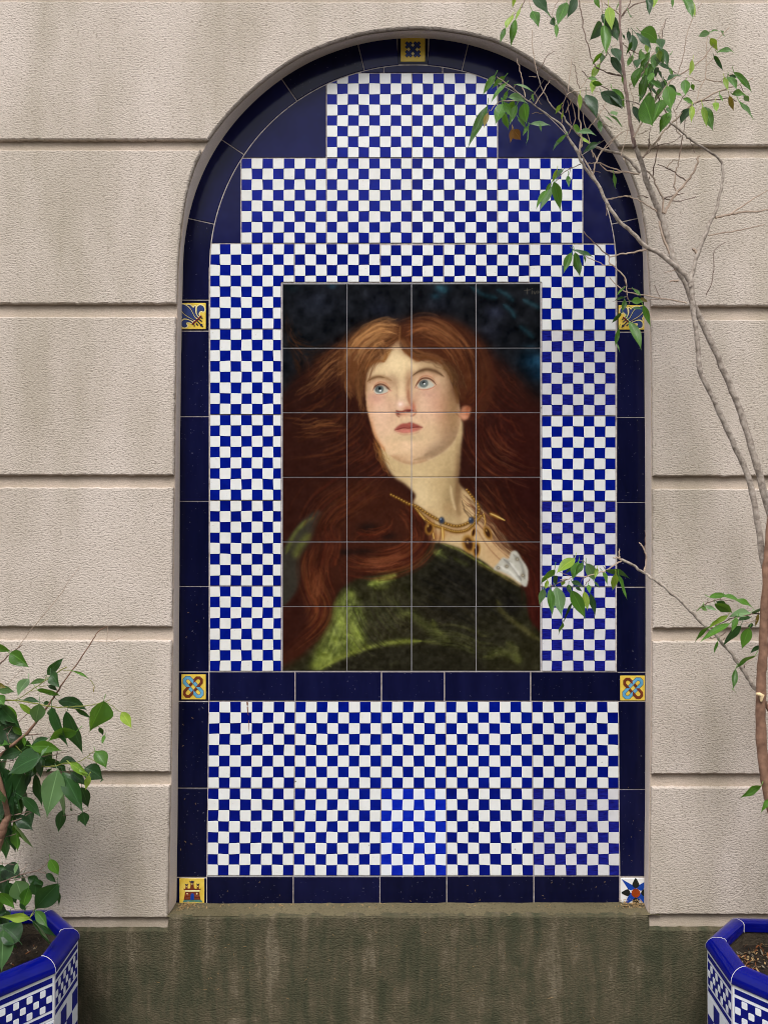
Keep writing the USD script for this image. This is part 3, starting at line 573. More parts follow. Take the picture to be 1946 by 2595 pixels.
    hair(fB([(1150, 100), (1240, 190), (1340, 290), (1420, 400), (1520, 470), (1600, 520)]), .14, 90, [C(104, 48, 26), C(70, 28, 15), C(130, 70, 38)], .013, .45, full)
    hair(fB([(1300, 60), (1400, 240), (1500, 360), (1590, 440)]), .14, 80, DK + RD, .014, .45, full)
    hair(fB([(1500, 480), (1560, 640), (1580, 800), (1590, 960)]), .07, 60, [C(70, 22, 14), C(50, 15, 10), C(92, 34, 20)], .013, .45, full)
    so = np.clip(hm * (1 - gaussian_filter(face, 3)) * (1 - .8 * gaussian_filter(neck, 2)) + fall, 0, 1)[..., None] * .5
    S.img = S.img * (1 - so) + so * np.stack([gaussian_filter(S.img[..., q], 1.0) for q in range(3)], -1)
    S.mottle(9, .2, 31, so[..., 0])
    # lace
    lc = S.poly(fB([(1322, 582), (1350, 545), (1378, 512), (1412, 520), (1430, 478), (1462, 474), (1492, 520), (1532, 590), (1522, 690), (1470, 660), (1420, 625), (1370, 600)]), C(186, 182, 168), .012)
    for P, c in (([(1380, 520), (1440, 570), (1490, 650)], (128, 124, 116)), ([(1440, 490), (1490, 550), (1510, 640)], (140, 136, 126)), ([(1350, 560), (1420, 600), (1480, 660)], (220, 216, 204)), ([(1420, 540), (1460, 590), (1480, 620)], (226, 222, 210))): S.stroke(fB(P), .03, C(*c), .8, clip=lc)
    for x, y in ((1402, 566), (1466, 522), (1500, 622), (1350, 575)): S.blob(b1(x, y), (.032, .03), C(100, 88, 70), .85); S.blob(b1(x, y), (.012, .012), C(196, 186, 160), .8)
    # necklace
    G1, G2 = C(122, 84, 30), C(214, 170, 88)
    for P in ([(700, 130), (760, 160), (800, 182), (860, 205), (910, 240), (960, 270), (1030, 305), (1100, 322), (1170, 300), (1230, 240), (1225, 190), (1190, 140), (1160, 100)], [(850, 215), (900, 270), (950, 310), (1020, 335), (1090, 355), (1160, 345), (1210, 300), (1245, 260)]):
        S.stroke(fB(P), .030, C(84, 54, 22), .95)
        for q in resample(catmull(fB(P), 8), 44): S.blob(q, (.024, .019), G1, .95, S.rng.uniform(0, 3)); S.blob(q + (-.004, -.007), (.010, .008), G2, .95)
    for x, y in ((1007, 286), (1187, 286)): S.blob(b1(x, y), (.045, .055), C(44, 52, 70), 1, 0, None, 2); S.blob(b1(x - 6, y - 8), (.014, .014), C(140, 156, 176), .9)
    for x, y, rx, ry, an in ((1172, 430, .085, .13, -.3), (1218, 465, .05, .11, .1), (1285, 362, .05, .10, -.4), (932, 335, .06, .09, .2), (1200, 360, .03, .07, .2)):
        S.blob(b1(x, y), (rx * 1.25, ry * 1.15), C(150, 104, 40), .95, an, None, 3); S.blob(b1(x, y), (rx * .72, ry * .78), C(52, 26, 14), .95, an, None, 3); S.blob(b1(x - 8, y - 14), (rx * .2, ry * .22), C(206, 164, 90), .85, an)
    for P, w in (([(1012, 330), (1014, 370), (1016, 410)], .036), ([(1300, 245), (1340, 262), (1390, 287)], .036), ([(870, 240), (890, 265), (905, 285)], .02), ([(955, 360), (960, 400)], .02), ([(1260, 240), (1270, 290), (1268, 320)], .018)):
        S.stroke(fB(P), w, C(160, 112, 44), .95, (.1, .5)); S.stroke([(x - .005, y - .006) for x, y in fB(P)], w * .3, C(230, 196, 120), .9)
    # worn signature in the top right corner
    for P in ([(1527, 66), (1527, 108)], [(1508, 86), (1548, 80)], [(1557, 84), (1556, 106)], [(1566, 88), (1574, 106), (1583, 88)], [(1592, 86), (1592, 104)], [(1598, 96), (1606, 92)], [(1556, 72), (1558, 75)]):
        S.stroke(fA(P), .009, C(92, 86, 74), .75)
    # each tile was fired a little lighter or darker than its neighbours
    for r in range(6):
        for k in range(4):
            S.img[r * NPX:(r + 1) * NPX, k * NPX:(k + 1) * NPX] *= S.rng.uniform(0.90, 0.99)
    S.mottle(26, .08, 21)
    return np.clip(S.img, 0, 1)
# ---------------------------------------------------------------- ground and the rendered wall with its arched niche
YB, YR = -0.055, -0.0455          # front of the raised blocks, floor of the grooves between them (the niche's tiles stand near y = 0)
obj('pavement', ([(-30, 6, 0), (-30, -30, 0), (30, -30, 0), (30, 6, 0)], [(0, 1, 2), (0, 2, 3)]), M_PAVE, kind='structure')

# the plain wall across the narrow passage, behind the viewer
opp = [trimesh.creation.box(bounds=[(-14, -5.3, 0), (14, -5.0, 4.2)])] + [trimesh.creation.box(bounds=[(x - 0.6, -5.0, 1.0), (x + 0.6, -4.96, 2.6)]) for x in (-4.5, -1.5, 1.5, 4.5)]
obj('opposite_wall', join(opp), M_PAVE, kind='structure')
FRONT_PX = [(363, 1979), (366, 1800), (370, 1600), (374, 1200), (379, 800), (382, 653), (387, 540), (402, 420), (426, 345), (452, 298), (500, 237), (555, 185), (610, 143), (670, 109), (768, 75), (850, 62), (925, 60), (1000, 69), (1076, 89),
            (1154, 131), (1210, 172), (1265, 222), (1300, 262), (1334, 312), (1360, 362), (1381, 420), (1394, 485), (1402, 575), (1406, 658), (1408, 800), (1410, 1200), (1408, 1600), (1405, 1800), (1403, 1976)]
BACK_PX = [(381, 1953), (383, 1900), (387, 1450), (389, 1000), (392, 740), (395.5, 577)] + [(892.5 - 497 * math.cos(a), 577.5 - 497 * math.sin(a)) for a in np.linspace(0.1, math.pi - 0.1, 25)] + [(1389.5, 577), (1391.5, 740), (1393, 1000), (1394.5, 1300), (1393.5, 1700), (1391, 1953)]
front = resample(catmull([T2(u, v, YB) for u, v in FRONT_PX], 8), 220)
back = resample(catmull([T2(u, v, 0.0) for u, v in BACK_PX], 8), 220)
opening = Polygon(np.vstack([front, [[front[-1][0], -1], [front[0][0], -1]]]))
XL, XR, ZTOP = -2.6, 2.6, 3.6

wall = thing('rendered_wall', 'pinkish beige rendered wall with horizontal grooves and a round-arched niche', 'wall')
zs = T2(0, 1979, YB)[1]
rec = Polygon([(XL, zs - 0.05), (XL, ZTOP), (XR, ZTOP), (XR, zs - 0.05)]).difference(opening)
obj('recessed_render', sheet(rec, YR), M_RECESS, wall)
core = trimesh.creation.box(bounds=[(XL, 0.03, 0.0), (XR, 0.4, ZTOP)])
obj('core', core, M_RECESS, wall)
n = len(front)
wob = NR.normal(0, 0.0004, (n, 2))
lo = [np.stack([front[:, 0] + wob[:, 0], np.full(n, YR - 0.002), front[:, 1] + wob[:, 1]], 1)]
for k, (t, y) in enumerate(((0.12, -0.036), (0.55, -0.018), (1.0, 0.004))):
    p = front * (1 - t) + back * t
    lo.append(np.stack([p[:, 0], np.full(n, y), p[:, 1]], 1))
v = np.vstack(lo); i = np.arange(n - 1); f = []
for k in range(3):
    a = k * n + i; f += [np.stack([a, a + n, a + n + 1], 1), np.stack([a, a + n + 1, a + 1], 1)]
obj('niche_reveal', (v, np.vstack(f)[:, ::-1]), M_REVEAL, wall, smooth=40)

GL = [(-170, -150), (-24, -2), (300, 323), (655, 684), (1026, 1053), (1354, 1384), (1668, 1698), (1984, 2009)]
GR = [(-170, -150), (-19, 7), (313, 339), (660, 690), (1028, 1056), (1357, 1386), (1673, 1702), (1977, 2007)]
zl = lambda v: T2(0, v, YB)[1]
zr = lambda v: T2(1659, v, YB)[1]
keep = opening.buffer(0.0022)
def block(poly, name='block', **kw):
    poly = poly.difference(keep)
    for g in (poly.geoms if hasattr(poly, 'geoms') else [poly]):
        if g.area < 0.004: continue
        p = densify(ring_of(g), 0.008, 0.00055)
        obj(name, plate(p, YR + 0.004, YB, 0.0025), M_PLASTER, wall, **kw)
for k in range(len(GL) - 1):
    tl, bl, tr, br = zl(GL[k][1]), zl(GL[k + 1][0]), zr(GR[k][1]), zr(GR[k + 1][0])
    if k < 2:
        mid = 0.07
        block(Polygon([(XL, bl), (mid, bl + (0 if k else (br - bl) * 0.5)), (mid, br + 0), (XR, br), (XR, tr), (XL, tl)]) if k == 1 else Polygon([(XL, bl), (XR, br), (XR, tr), (XL, tl)]))
    else:
        block(box(XL, bl, 0.05, tl)); block(box(0.05, br, XR, tr))
block(box(XL, zl(-150) + 0.05, XR, ZTOP))
# plinth and sloping sill under the niche
P_ = lambda u, v: tuple(T2(u, v, YB))
zpl, zpr = P_(0, 2009)[1], P_(1659, 2007)[1]
pl = Polygon([(XL, 0.0), (XR, 0.0), (XR, zpr), (P_(1404, 2007)[0], zpr), P_(1402, 1978), P_(364, 1981), (P_(361, 2009)[0], zpl), (XL, zpl)])
obj('plinth', plate(densify(ring_of(pl), 0.01, 0.0006), YR + 0.004, YB - 0.001, 0.004), M_PLINTH, wall)
m = 120
sx = np.linspace(-0.02, 1.02, m); L0, R0, L1, R1 = T2(380, 1953), T2(1392, 1952), T2(360, 1980, YB), T2(1406, 1977, YB)
rows = []
for t, y in ((0, 0.012), (0.15, -0.004), (0.5, -0.022), (0.85, -0.042), (1.0, -0.0545)):
    x = (L0[0] + (R0[0] - L0[0]) * sx) * (1 - t) + (L1[0] + (R1[0] - L1[0]) * sx) * t
    z = (L0[1] + (R0[1] - L0[1]) * sx) * (1 - t) + (L1[1] + (R1[1] - L1[1]) * sx) * t
    z = z + 0.004 * (meshkit.fbm(np.stack([x * 40, np.full(m, y * 40), z * 0], -1), 3, 2) - 0.5) + (0.002 if t == 0.15 else 0) - (0.002 if t == 1.0 else 0)
    rows.append(np.stack([x, np.full(m, y), z], 1))
v = np.vstack(rows); i = np.arange(m - 1); f = []
for k in range(len(rows) - 1):
    a = k * m + i; f += [np.stack([a, a + m, a + m + 1], 1), np.stack([a, a + m + 1, a + 1], 1)]
obj('niche_sill', (v, np.vstack(f)), M_SILL, wall, smooth=40)

# ---------------------------------------------------------------- the niche's tiles
panel = thing('checkered_tile_panel', 'blue and white checkered ceramic tiles in a navy border filling the arched niche', 'tile panel')
jamb = Polygon(back).buffer(0.006)
obj('grout', sheet(jamb, -0.0003), M_GROUT, panel)
cover = jamb.buffer(-0.0003)
inner = Polygon([T2(892 - 439 * math.cos(a), 578.5 - 439 * math.sin(a)) for a in np.linspace(0, math.pi, 121)] + [tuple(T2(1331.5, 1452)), tuple(T2(452.5, 1452))])
GAP = 0.0009
def quad(c): return Polygon([tuple(T2(*p)) for p in c])
def rect(u0, v0, u1, v1): return quad([(u0, v1), (u1, v1), (u1, v0), (u0, v0)])

def rsq(c, r, rng):
    """A hand-glazed square: four corners (x, z), rounded by r, slightly off true."""
    c = np.asarray(c) + rng.normal(0, 0.00033, (4, 2))
    out = []
    for k in range(4):
        a, b, d = c[k - 1], c[k], c[(k + 1) % 4]
        e1, e2 = (a - b) / np.linalg.norm(a - b), (d - b) / np.linalg.norm(d - b)
        for t in (0, 0.5, 1): out.append(b + r * ((1 - t) ** 2 * e1 + t ** 2 * e2))
    return Polygon(out)

def checker(c, nx, ny, first_blue, wm, bm, clip=None, wlab=None, ox=0.0, oy=0.0, wx=None, wy=None):
    """One square ceramic tile: slab of dark outline glaze, with raised squares of white and cobalt glaze."""
    c = [np.array(T2(*p)) for p in c]                                     # bottom-left, bottom-right, top-right, top-left
    body = Polygon(c)
    if clip is not None: body = body.intersection(clip)
    body = body.buffer(-GAP, join_style='mitre')
    if hasattr(body, 'geoms'): body = max(body.geoms, key=lambda g: g.area)
    yf = -0.0012 - RND.random() * 0.0006
    t = obj('checkered_tile', plate(body, 0.0045, yf, 0.0007), M_LINE, panel, label=wlab)
    wx, wy = wx or nx, wy or ny
    P = lambda a, b: (c[3] * (1 - a) + c[2] * a) * (1 - b) + (c[0] * (1 - a) + c[1] * a) * b
    inner_body = body.buffer(-0.0004)
    white, blue = [], []
    for i in range(nx):
        for j in range(ny):
            x0, x1, y0, y1 = (i + ox) / wx, (i + 1 + ox) / wx, (j + oy) / wy, (j + 1 + oy) / wy
            isb = (i + j) % 2 == (0 if first_blue else 1)
            g = (0.0005 if isb else -0.0002)
            q = np.array([P(x0, y1), P(x1, y1), P(x1, y0), P(x0, y0)])
            ctr = q.mean(0); q = ctr + (q - ctr) * (1 - g / 0.0125)
            s = rsq(q, 0.0007 if isb else 0.0021, NR).intersection(inner_body)
            for s in (s.geoms if hasattr(s, 'geoms') else [s]):
                if s.area > 8e-6 and s.geom_type == 'Polygon':
                    s = s.simplify(0.00008)
                    (blue if isb else white).append(plate(s, yf + 0.0002, yf - (0.0002 if isb else 0.00045), 0.0002))
    obj('white_glaze', join(white), M_WHITE[wm], t)
    obj('blue_glaze', join(blue), M_BLUE[bm], t)
    return t

def sq(u0, v0, u1, v1): return [(u0, v1), (u1, v1), (u1, v0), (u0, v0)]
pick = lambda: (RND.choice([0, 0, 1]), RND.choice([0, 0, 1]))
ic = inner.buffer(-GAP)
# stepped head of the panel
checker(sq(705.6, 157.4, 889.9, 340.7), 8, 8, True, 0, 0, ic); checker(sq(889.9, 157.4, 1074.5, 340.7), 8, 8, True, 0, 0, ic)
for u0, u1 in ((521, 705.6), (705.6, 889.7), (889.7, 1074.2), (1074.2, 1258.5)):
    checker(sq(u0, 341.2, u1, 525.5), 8, 8, True, *pick(), ic)
port = rect(609.3, 611.0, 1168.4, 1500).buffer(0.0004)
sides = inner.difference(port).buffer(-GAP)
def cut(u0, v0, u1, v1): return sides.intersection(rect(u0, v0, u1, v1))
checker(sq(452.5, 526.2, 636.3, 711), 8, 8, False, *pick(), cut(440, 526.2, 636.3, 711))
checker(sq(636.3, 526.2, 821.0, 711), 8, 4, False, *pick(), cut(636.3, 526.2, 821.0, 711), wy=8)
checker(sq(821.4, 528.5, 958.4, 712), 6, 4, False, *pick(), cut(821.4, 528.5, 958.4, 712), wy=8)
checker(sq(958.4, 527.5, 1143.2, 711), 8, 4, False, *pick(), cut(958.4, 527.5, 1143.2, 711), wy=8)
checker(sq(1143.2, 527.5, 1330.8, 713.5), 8, 8, False, 0, 0, cut(1143.2, 527.5, 1340, 713.5))
VL, VR = [711, 895.8, 1081.2, 1266.3, 1450.6], [713.7, 898.2, 1083, 1268, 1450.6]
for k in range(4):
    checker([(452.6, VL[k + 1]), (636.3, VL[k + 1]), (636.3, VL[k]), (452.6, VL[k])], 8, 8, False, *pick(), cut(440, VL[k], 609.6, VL[k + 1]))
    lil = k in (0, 2, 3)
    checker([(1168, VR[k + 1]), (1330, VR[k + 1]), (1330, VR[k]), (1168, VR[k])], 7, 8, True, 2 if lil else 0, 2 if lil else 0, cut(1168, VR[k], 1340, VR[k + 1]), 'lilac-white tile with brushed dark blue squares' if lil else None)
# dado of two rows under the navy band
CU = [[451.6, 638.0, 824.0, 963.0, 1149.0, 1335.2], [449.4, 636.4, 823.2, 963.6, 1150.4, 1336.6], [447.3, 634.4, 822.0, 964.6, 1152.2, 1338.2]]
RV = [1515.6, 1703.4, 1892.4]
for r in range(2):
    for k in range(5):
        c = [(CU[r + 1][k], RV[r + 1]), (CU[r + 1][k + 1], RV[r + 1]), (CU[r][k + 1], RV[r]), (CU[r][k], RV[r])]
        wm, bm, lab = (*pick(), None)
        if r == 1 and k == 2: wm, bm, lab = 3, 3, 'brighter replacement tile with bluish white squares'
        if r == 1 and k == 4: wm, bm, lab = 2, 2, 'lilac-white tile with brushed blue squares'
        checker(c, 6 if k == 2 else 8, 8, True, wm, bm, None, lab)

def navy(poly, name='border_tile', mat=None, **kw):
    poly = poly.intersection(cover).buffer(-GAP, join_style='mitre')
    out = None
    for g in (poly.geoms if hasattr(poly, 'geoms') else [poly]):
        if g.geom_type == 'Polygon' and g.area > 1e-5:
            out = obj(name, plate(g.simplify(0.00015), 0.0045, -0.0012 - RND.random() * 0.0008, 0.0012), mat or RND.choice(M_NAVY[:2]), panel, **kw)
    return out
# spandrels between the stepped head and the arch
steps = unary_union([rect(705.6, 157.4, 1074.5, 345), rect(521, 341, 1258.5, 530)])
spand = inner.difference(steps.buffer(0.0002))
VN = M_NAVY[2]
navy(spand.intersection(rect(380, 60, 705.6, 341)), 'spandrel_tile', VN); navy(spand.intersection(rect(1074.5, 60, 1400, 341)), 'spandrel_tile', VN)
navy(spand.intersection(rect(380, 341, 521, 526)), 'spandrel_tile', VN); navy(spand.intersection(rect(1258.5, 341, 1400, 526)), 'spandrel_tile', VN)
for u0, u1 in ((780, 829), (829, 956), (956, 1010)): navy(spand.intersection(rect(u0, 100, u1, 157.4)), 'spandrel_tile', VN)
# ring of the arch, cut radially
ringp = jamb.difference(inner.buffer(0.0001))
ctr = (892.3, 578)
def wedge(a0, a1, R=600):
    n = 8; A = np.linspace(a0, a1, n)
    return Polygon([tuple(T2(ctr[0] + R * math.cos(a), ctr[1] - R * math.sin(a))) for a in A] + [tuple(T2(ctr[0] + 380 * math.cos(a), ctr[1] - 380 * math.sin(a))) for a in A[::-1]])
ang = lambda u, v: math.atan2(ctr[1] - v, u - ctr[0])
cuts = [ang(401, 470), ang(480, 302), ang(606, 166), ang(773, 94), ang(857.5, 82)]
upper = rect(300, 0, 1500, 560)
lo_l, lo_r = rect(370, 470, 470, 647), rect(1320, 470, 1410, 650)
R_ = [math.pi - a for a in cuts]
for a0, a1 in list(zip(cuts[1:], cuts[:-1])) + list(zip(R_[:-1], R_[1:])): navy(ringp.intersection(wedge(min(a0, a1), max(a0, a1))), 'arch_tile', RND.choice([M_NAVY[0], VN]))
navy(ringp.intersection(wedge(cuts[0], math.pi)).union(rect(392, 577.5, 452.3, 648).intersection(cover)).buffer(0.0003).buffer(-0.0003), 'arch_tile', M_NAVY[0])
navy(ringp.intersection(wedge(0, R_[0])).union(rect(1331.8, 577.5, 1394, 651).intersection(cover)).buffer(0.0003).buffer(-0.0003), 'arch_tile', M_NAVY[0])
# straight borders
eL = lambda v: np.interp(v, [560, 1450, 1516, 1892, 1953], [452.4, 452.2, 451.2, 447.0, 446.6])
eR = lambda v: np.interp(v, [560, 1450, 1516, 1892, 1953], [1331.8, 1331.4, 1335.6, 1338.4, 1338.8])
JL = [715, 900, 1083, 1267, 1451.4, 1516.2, 1703, 1896]
JR = [717.5, 902, 1085.6, 1269, 1452.5, 1516, 1706, 1894]
for k in range(len(JL) - 1):
    if k == 4: continue
    navy(quad([(360, JL[k + 1]), (eL(JL[k + 1] - 1), JL[k + 1]), (eL(JL[k] + 1), JL[k]), (360, JL[k])]))
    navy(quad([(eR(JR[k + 1] - 1), JR[k + 1]), (1420, JR[k + 1]), (1420, JR[k]), (eR(JR[k] + 1), JR[k])]))
for a, b in zip([451.6, 637.5, 824, 960, 1146], [637.5, 824, 960, 1146, 1335.2]): navy(rect(a, 1451.4, b, 1515.4))
bot = [447, 633.5, 820.5, 965, 1153, 1338.6]
for a, b in zip(bot[:-1], bot[1:]): navy(rect(a, 1893, b, 1957))

# ---------------------------------------------------------------- small pictorial tiles
def accent(u0, v0, u1, v1, ground, frame, label, shapes, mirror=False, border=True):
    """A small square picture tile; shapes are (polygon in a unit square with y down, material), raised one over the other."""
    if border:
        fr = rect(*frame).intersection(cover).buffer(-GAP, join_style='mitre')
        t = obj('picture_tile', plate(fr, 0.0045, -0.0014, 0.0012), M_NAVY[1], panel, label=label)
        obj('glazed_ground', plate(rect(u0, v0, u1, v1).intersection(cover).buffer(-0.001).buffer(0.001), -0.001, -0.0022, 0.0005), ground, t)
        y = -0.0022
    else:
        t = obj('picture_tile', plate(rect(u0, v0, u1, v1).intersection(cover).buffer(-GAP - 0.003).buffer(0.003), 0.0045, -0.0022, 0.0007), ground, panel, label=label)
        y = -0.0022
    a, b = T2(u0, v0), T2(u1, v1)
    lim = Polygon([(a[0], b[1]), (b[0], b[1]), (b[0], a[1]), (a[0], a[1])]).intersection(cover).buffer(-0.0006)
    for k, (s, mt, nm) in enumerate(shapes):
        if mirror: s = affinity.affine_transform(s, [-1, 0, 0, 1, 1, 0])
        s = affinity.affine_transform(s, [b[0] - a[0], 0, 0, b[1] - a[1], a[0], a[1]]).intersection(lim)
        ms = [plate(g.simplify(0.00004), y + 0.0004, y - 0.00022 * (k + 1), 0.0001) for g in (s.geoms if hasattr(s, 'geoms') else [s]) if g.geom_type == 'Polygon' and not g.interiors and g.area > 2e-7]
        for g in (s.geoms if hasattr(s, 'geoms') else [s]):
            if g.geom_type == 'Polygon' and g.interiors:
                for h in (g.intersection(box(-9, -9, g.centroid.x, 9)), g.intersection(box(g.centroid.x, -9, 9, 9))):
                    for q in (h.geoms if hasattr(h, 'geoms') else [h]):
                        if q.geom_type == 'Polygon' and not q.interiors: ms.append(plate(q, y + 0.0004, y - 0.00022 * (k + 1), 0.00005))
        if ms: obj(nm, join(ms), mt, t)
    return t
Lb = lambda pts, w, cap='flat': LineString(pts).buffer(w, cap_style=cap)
def Z(pts, x0, y0, w, h): return [((x - x0) / w, (y - y0) / h) for x, y in pts]
# top: lattice of blue crosses on yellow
cr = unary_union([Lb([(x - .105, y - .105), (x + .105, y + .105)], .045) .union(Lb([(x - .105, y + .105), (x + .105, y - .105)], .045)) for x, y in ((.33, .32), (.67, .32), (.33, .68), (.67, .68), (.5, .5))])
dm = unary_union([affinity.rotate(box(x - .05, y - .05, x + .05, y + .05), 45) for x, y in ((.5, .32), (.5, .68), (.32, .5), (.68, .5))])
accent(865.6, 81, 918, 132.8, M_YELLOW, (858, 70, 925.3, 139.3), 'yellow tile with a lattice of blue crosses at the crown of the arch',
       [(cr.buffer(.02), M_DKSLATE, 'cross_outline'), (cr, M_SLATE, 'cross_lattice'), (dm, M_PALE, 'diamonds')])
# fleur-de-lis, pointing to the outer top corner
z = lambda pts: Z(pts, 290, 385, 850, 880)
petal = Polygon(catmull(z([(335, 450), (430, 455), (540, 510), (640, 610), (710, 740), (770, 860), (830, 930), (760, 950), (640, 870), (500, 780), (410, 690), (350, 570)]), 6, True))
up = Polygon(catmull(z([(555, 460), (650, 480), (740, 560), (800, 500), (790, 580), (800, 700), (850, 820), (890, 880), (820, 860), (760, 760), (690, 620), (620, 520)]), 6, True))
dn = Polygon(catmull(z([(340, 680), (400, 740), (500, 830), (600, 890), (700, 950), (760, 1000), (660, 960), (540, 910), (440, 900), (370, 935), (395, 860), (350, 780)]), 6, True))
cu = Polygon(catmull(z([(860, 620), (880, 520), (960, 470), (1050, 510), (1085, 600), (1060, 665), (990, 640), (930, 680), (905, 760), (930, 830), (890, 800), (860, 720)]), 6, True))
cd = Polygon(catmull(z([(370, 1100), (390, 1010), (460, 960), (560, 965), (660, 1010), (700, 1060), (620, 1030), (540, 1030), (500, 1080), (540, 1160), (470, 1200), (400, 1180)]), 6, True))
tails = unary_union([Lb(z(p), .022) for p in ([(990, 880), (1040, 905)], [(920, 930), (1015, 1010)], [(870, 990), (1000, 1140), (1050, 1190)], [(830, 1070), (890, 1140)], [(760, 1100), (780, 1170)])]).union(Point(*z([(1000, 1130)])[0]).buffer(.05))
bar = Lb(z([(715, 1095), (990, 830)]), .026, 'round')
halo = unary_union([petal, up, dn, cu, cd]).buffer(.05)
fleur = [(halo, M_PALE, 'pale_halo'), (unary_union([petal, up, dn, cu, cd]).buffer(.012), M_DKSLATE, 'lily_outline'), (unary_union([petal, up, dn, cu, cd]).buffer(-.004), M_SLATE, 'lily_petals'), (tails, M_DKSLATE, 'lily_tails'), (bar, M_MAROON, 'lily_band')]
accent(388, 654.5, 445, 711, M_YELLOW, (378, 648, 452.2, 715), 'yellow tile with a blue fleur-de-lis, left jamb', fleur)
accent(1335.8, 659, 1392, 712, M_YELLOW, (1332, 651, 1400, 717.3), 'yellow tile with a blue fleur-de-lis behind leaves, right jamb', fleur, True)
# interlaced knot
def link(c0, c1, r=.15, w=.06):
    a = np.linspace(0, 2 * math.pi, 9)[:-1] + math.pi / 8
    h = unary_union([Polygon([(c[0] + rr * math.cos(t), c[1] + rr * math.sin(t)) for t in a]) for c in (c0, c1) for rr in (r + w,)]).convex_hull
    return h
A0, A1, B0, B1 = (.27, .27), (.71, .74), (.69, .27), (.27, .74)
def loop(c0, c1): return link(c0, c1).difference(link(c0, c1, .075, .012))
lb_, lbr = loop(A0, A1), loop(B0, B1)
both = lb_.union(lbr)
over_brown = lbr.intersection(unary_union([box(.44, .0, 1, .46), box(0, .56, .62, 1.0)]))
knot = [(lb_.buffer(.016), M_DKSLATE, 'knot_outline'), (lb_, M_SKYB, 'blue_strap'), (lbr.intersection(unary_union([box(.5, 0, 1, .5), box(0, .5, .5, 1)])).union(lbr.difference(lb_.buffer(.02))), M_BROWN, 'brown_strap')]
accent(392.3, 1457, 445, 1511, M_YELLOW, (380, 1452, 451.2, 1515.6), 'yellow tile with a blue and brown interlaced knot, left border', knot)
accent(1339, 1460, 1392.5, 1513.4, M_YELLOW, (1333, 1453, 1400, 1515.6), 'yellow tile with a blue and brown interlaced knot, right border', knot, True)
# castle
z = lambda pts: Z(pts, 298, 430, 745, 755)
keepw = Polygon(z([(435, 1065), (475, 830), (895, 830), (935, 1065)]))
towers = unary_union([Polygon(z(p)) for p in ([(620, 760), (640, 550), (720, 550), (745, 760)], [(475, 750), (490, 640), (545, 640), (555, 750)], [(815, 750), (828, 635), (880, 635), (890, 750)], [(415, 725), (450, 740), (590, 730), (680, 690), (780, 735), (915, 740), (950, 725), (930, 775), (440, 775)])])
crowns = unary_union([Polygon(z(p)) for p in ([(600, 490), (640, 515), (680, 485), (720, 515), (750, 490), (735, 550), (615, 550)], [(465, 580), (512, 605), (565, 580), (550, 635), (485, 635)], [(808, 570), (855, 600), (900, 570), (885, 630), (822, 630)])])
door = Polygon(z([(635, 1065), (635, 930), (655, 880), (690, 868), (725, 880), (740, 930), (740, 1065)]))
cor = Polygon(z([(470, 775), (910, 770), (905, 822), (475, 822)]))
base = Polygon(z([(400, 1140), (440, 1065), (950, 1065), (995, 1140)]))
brk = unary_union([Lb(z([(x0, y), (x1, y)]), .006) for x0, x1, y in ((480, 620, 900), (470, 620, 945), (480, 620, 980), (490, 620, 1018), (750, 900, 945), (770, 880, 970), (760, 900, 1015))])
win = unary_union([Point(*z([p])[0]).buffer(r) for p, r in (((535, 885), .032), ((825, 880), .032), ((680, 590), .022), ((515, 670), .02), ((852, 665), .02))])
accent(388, 1898, 441.8, 1952.4, M_YELLOW, (378, 1896.8, 446.6, 1957), 'yellow tile with a brown three-towered castle in the lower left corner',
       [(base, M_TEAL, 'castle_mound'), (keepw.union(towers), M_BROWN, 'castle_walls'), (crowns, M_DKSLATE, 'tower_crowns'), (cor.union(win), M_PALE, 'cornice_and_windows'), (door, M_ROYAL, 'castle_door'), (brk, M_ORANGE, 'brick_courses')])
# star
z = lambda pts: Z(pts, 225, 270, 850, 850)
star = unary_union([Polygon(z(p)) for p in ([(255, 300), (560, 470), (690, 560), (520, 620), (440, 590)], [(1050, 300), (755, 465), (640, 540), (800, 640), (870, 590)], [(300, 1080), (440, 790), (500, 680), (700, 780), (560, 900)], [(1060, 1090), (890, 800), (800, 690), (640, 790), (760, 900)])])
pet = unary_union([Polygon(catmull(z(p), 6, True)) for p in ([(655, 275), (720, 370), (752, 480), (655, 560), (560, 480), (590, 370)], [(250, 690), (340, 620), (440, 590), (500, 690), (440, 780), (340, 750)], [(1070, 690), (960, 620), (870, 590), (800, 690), (870, 780), (960, 750)], [(655, 1100), (730, 1000), (752, 900), (655, 820), (560, 900), (590, 1000)])])
octo = Polygon(z([(655 + 130 * math.cos(a), 695 + 130 * math.sin(a)) for a in np.arange(8) * math.pi / 4 + math.pi / 8]))
accent(1339.5, 1896.6, 1405, 1962, M_WHITE[0], None, 'white tile with a blue and black eight-pointed star in the lower right corner', [(star, M_ROYAL, 'star_points'), (pet, M_BLACK, 'black_petals'), (octo, M_ORANGE, 'rust_centre')], border=False)

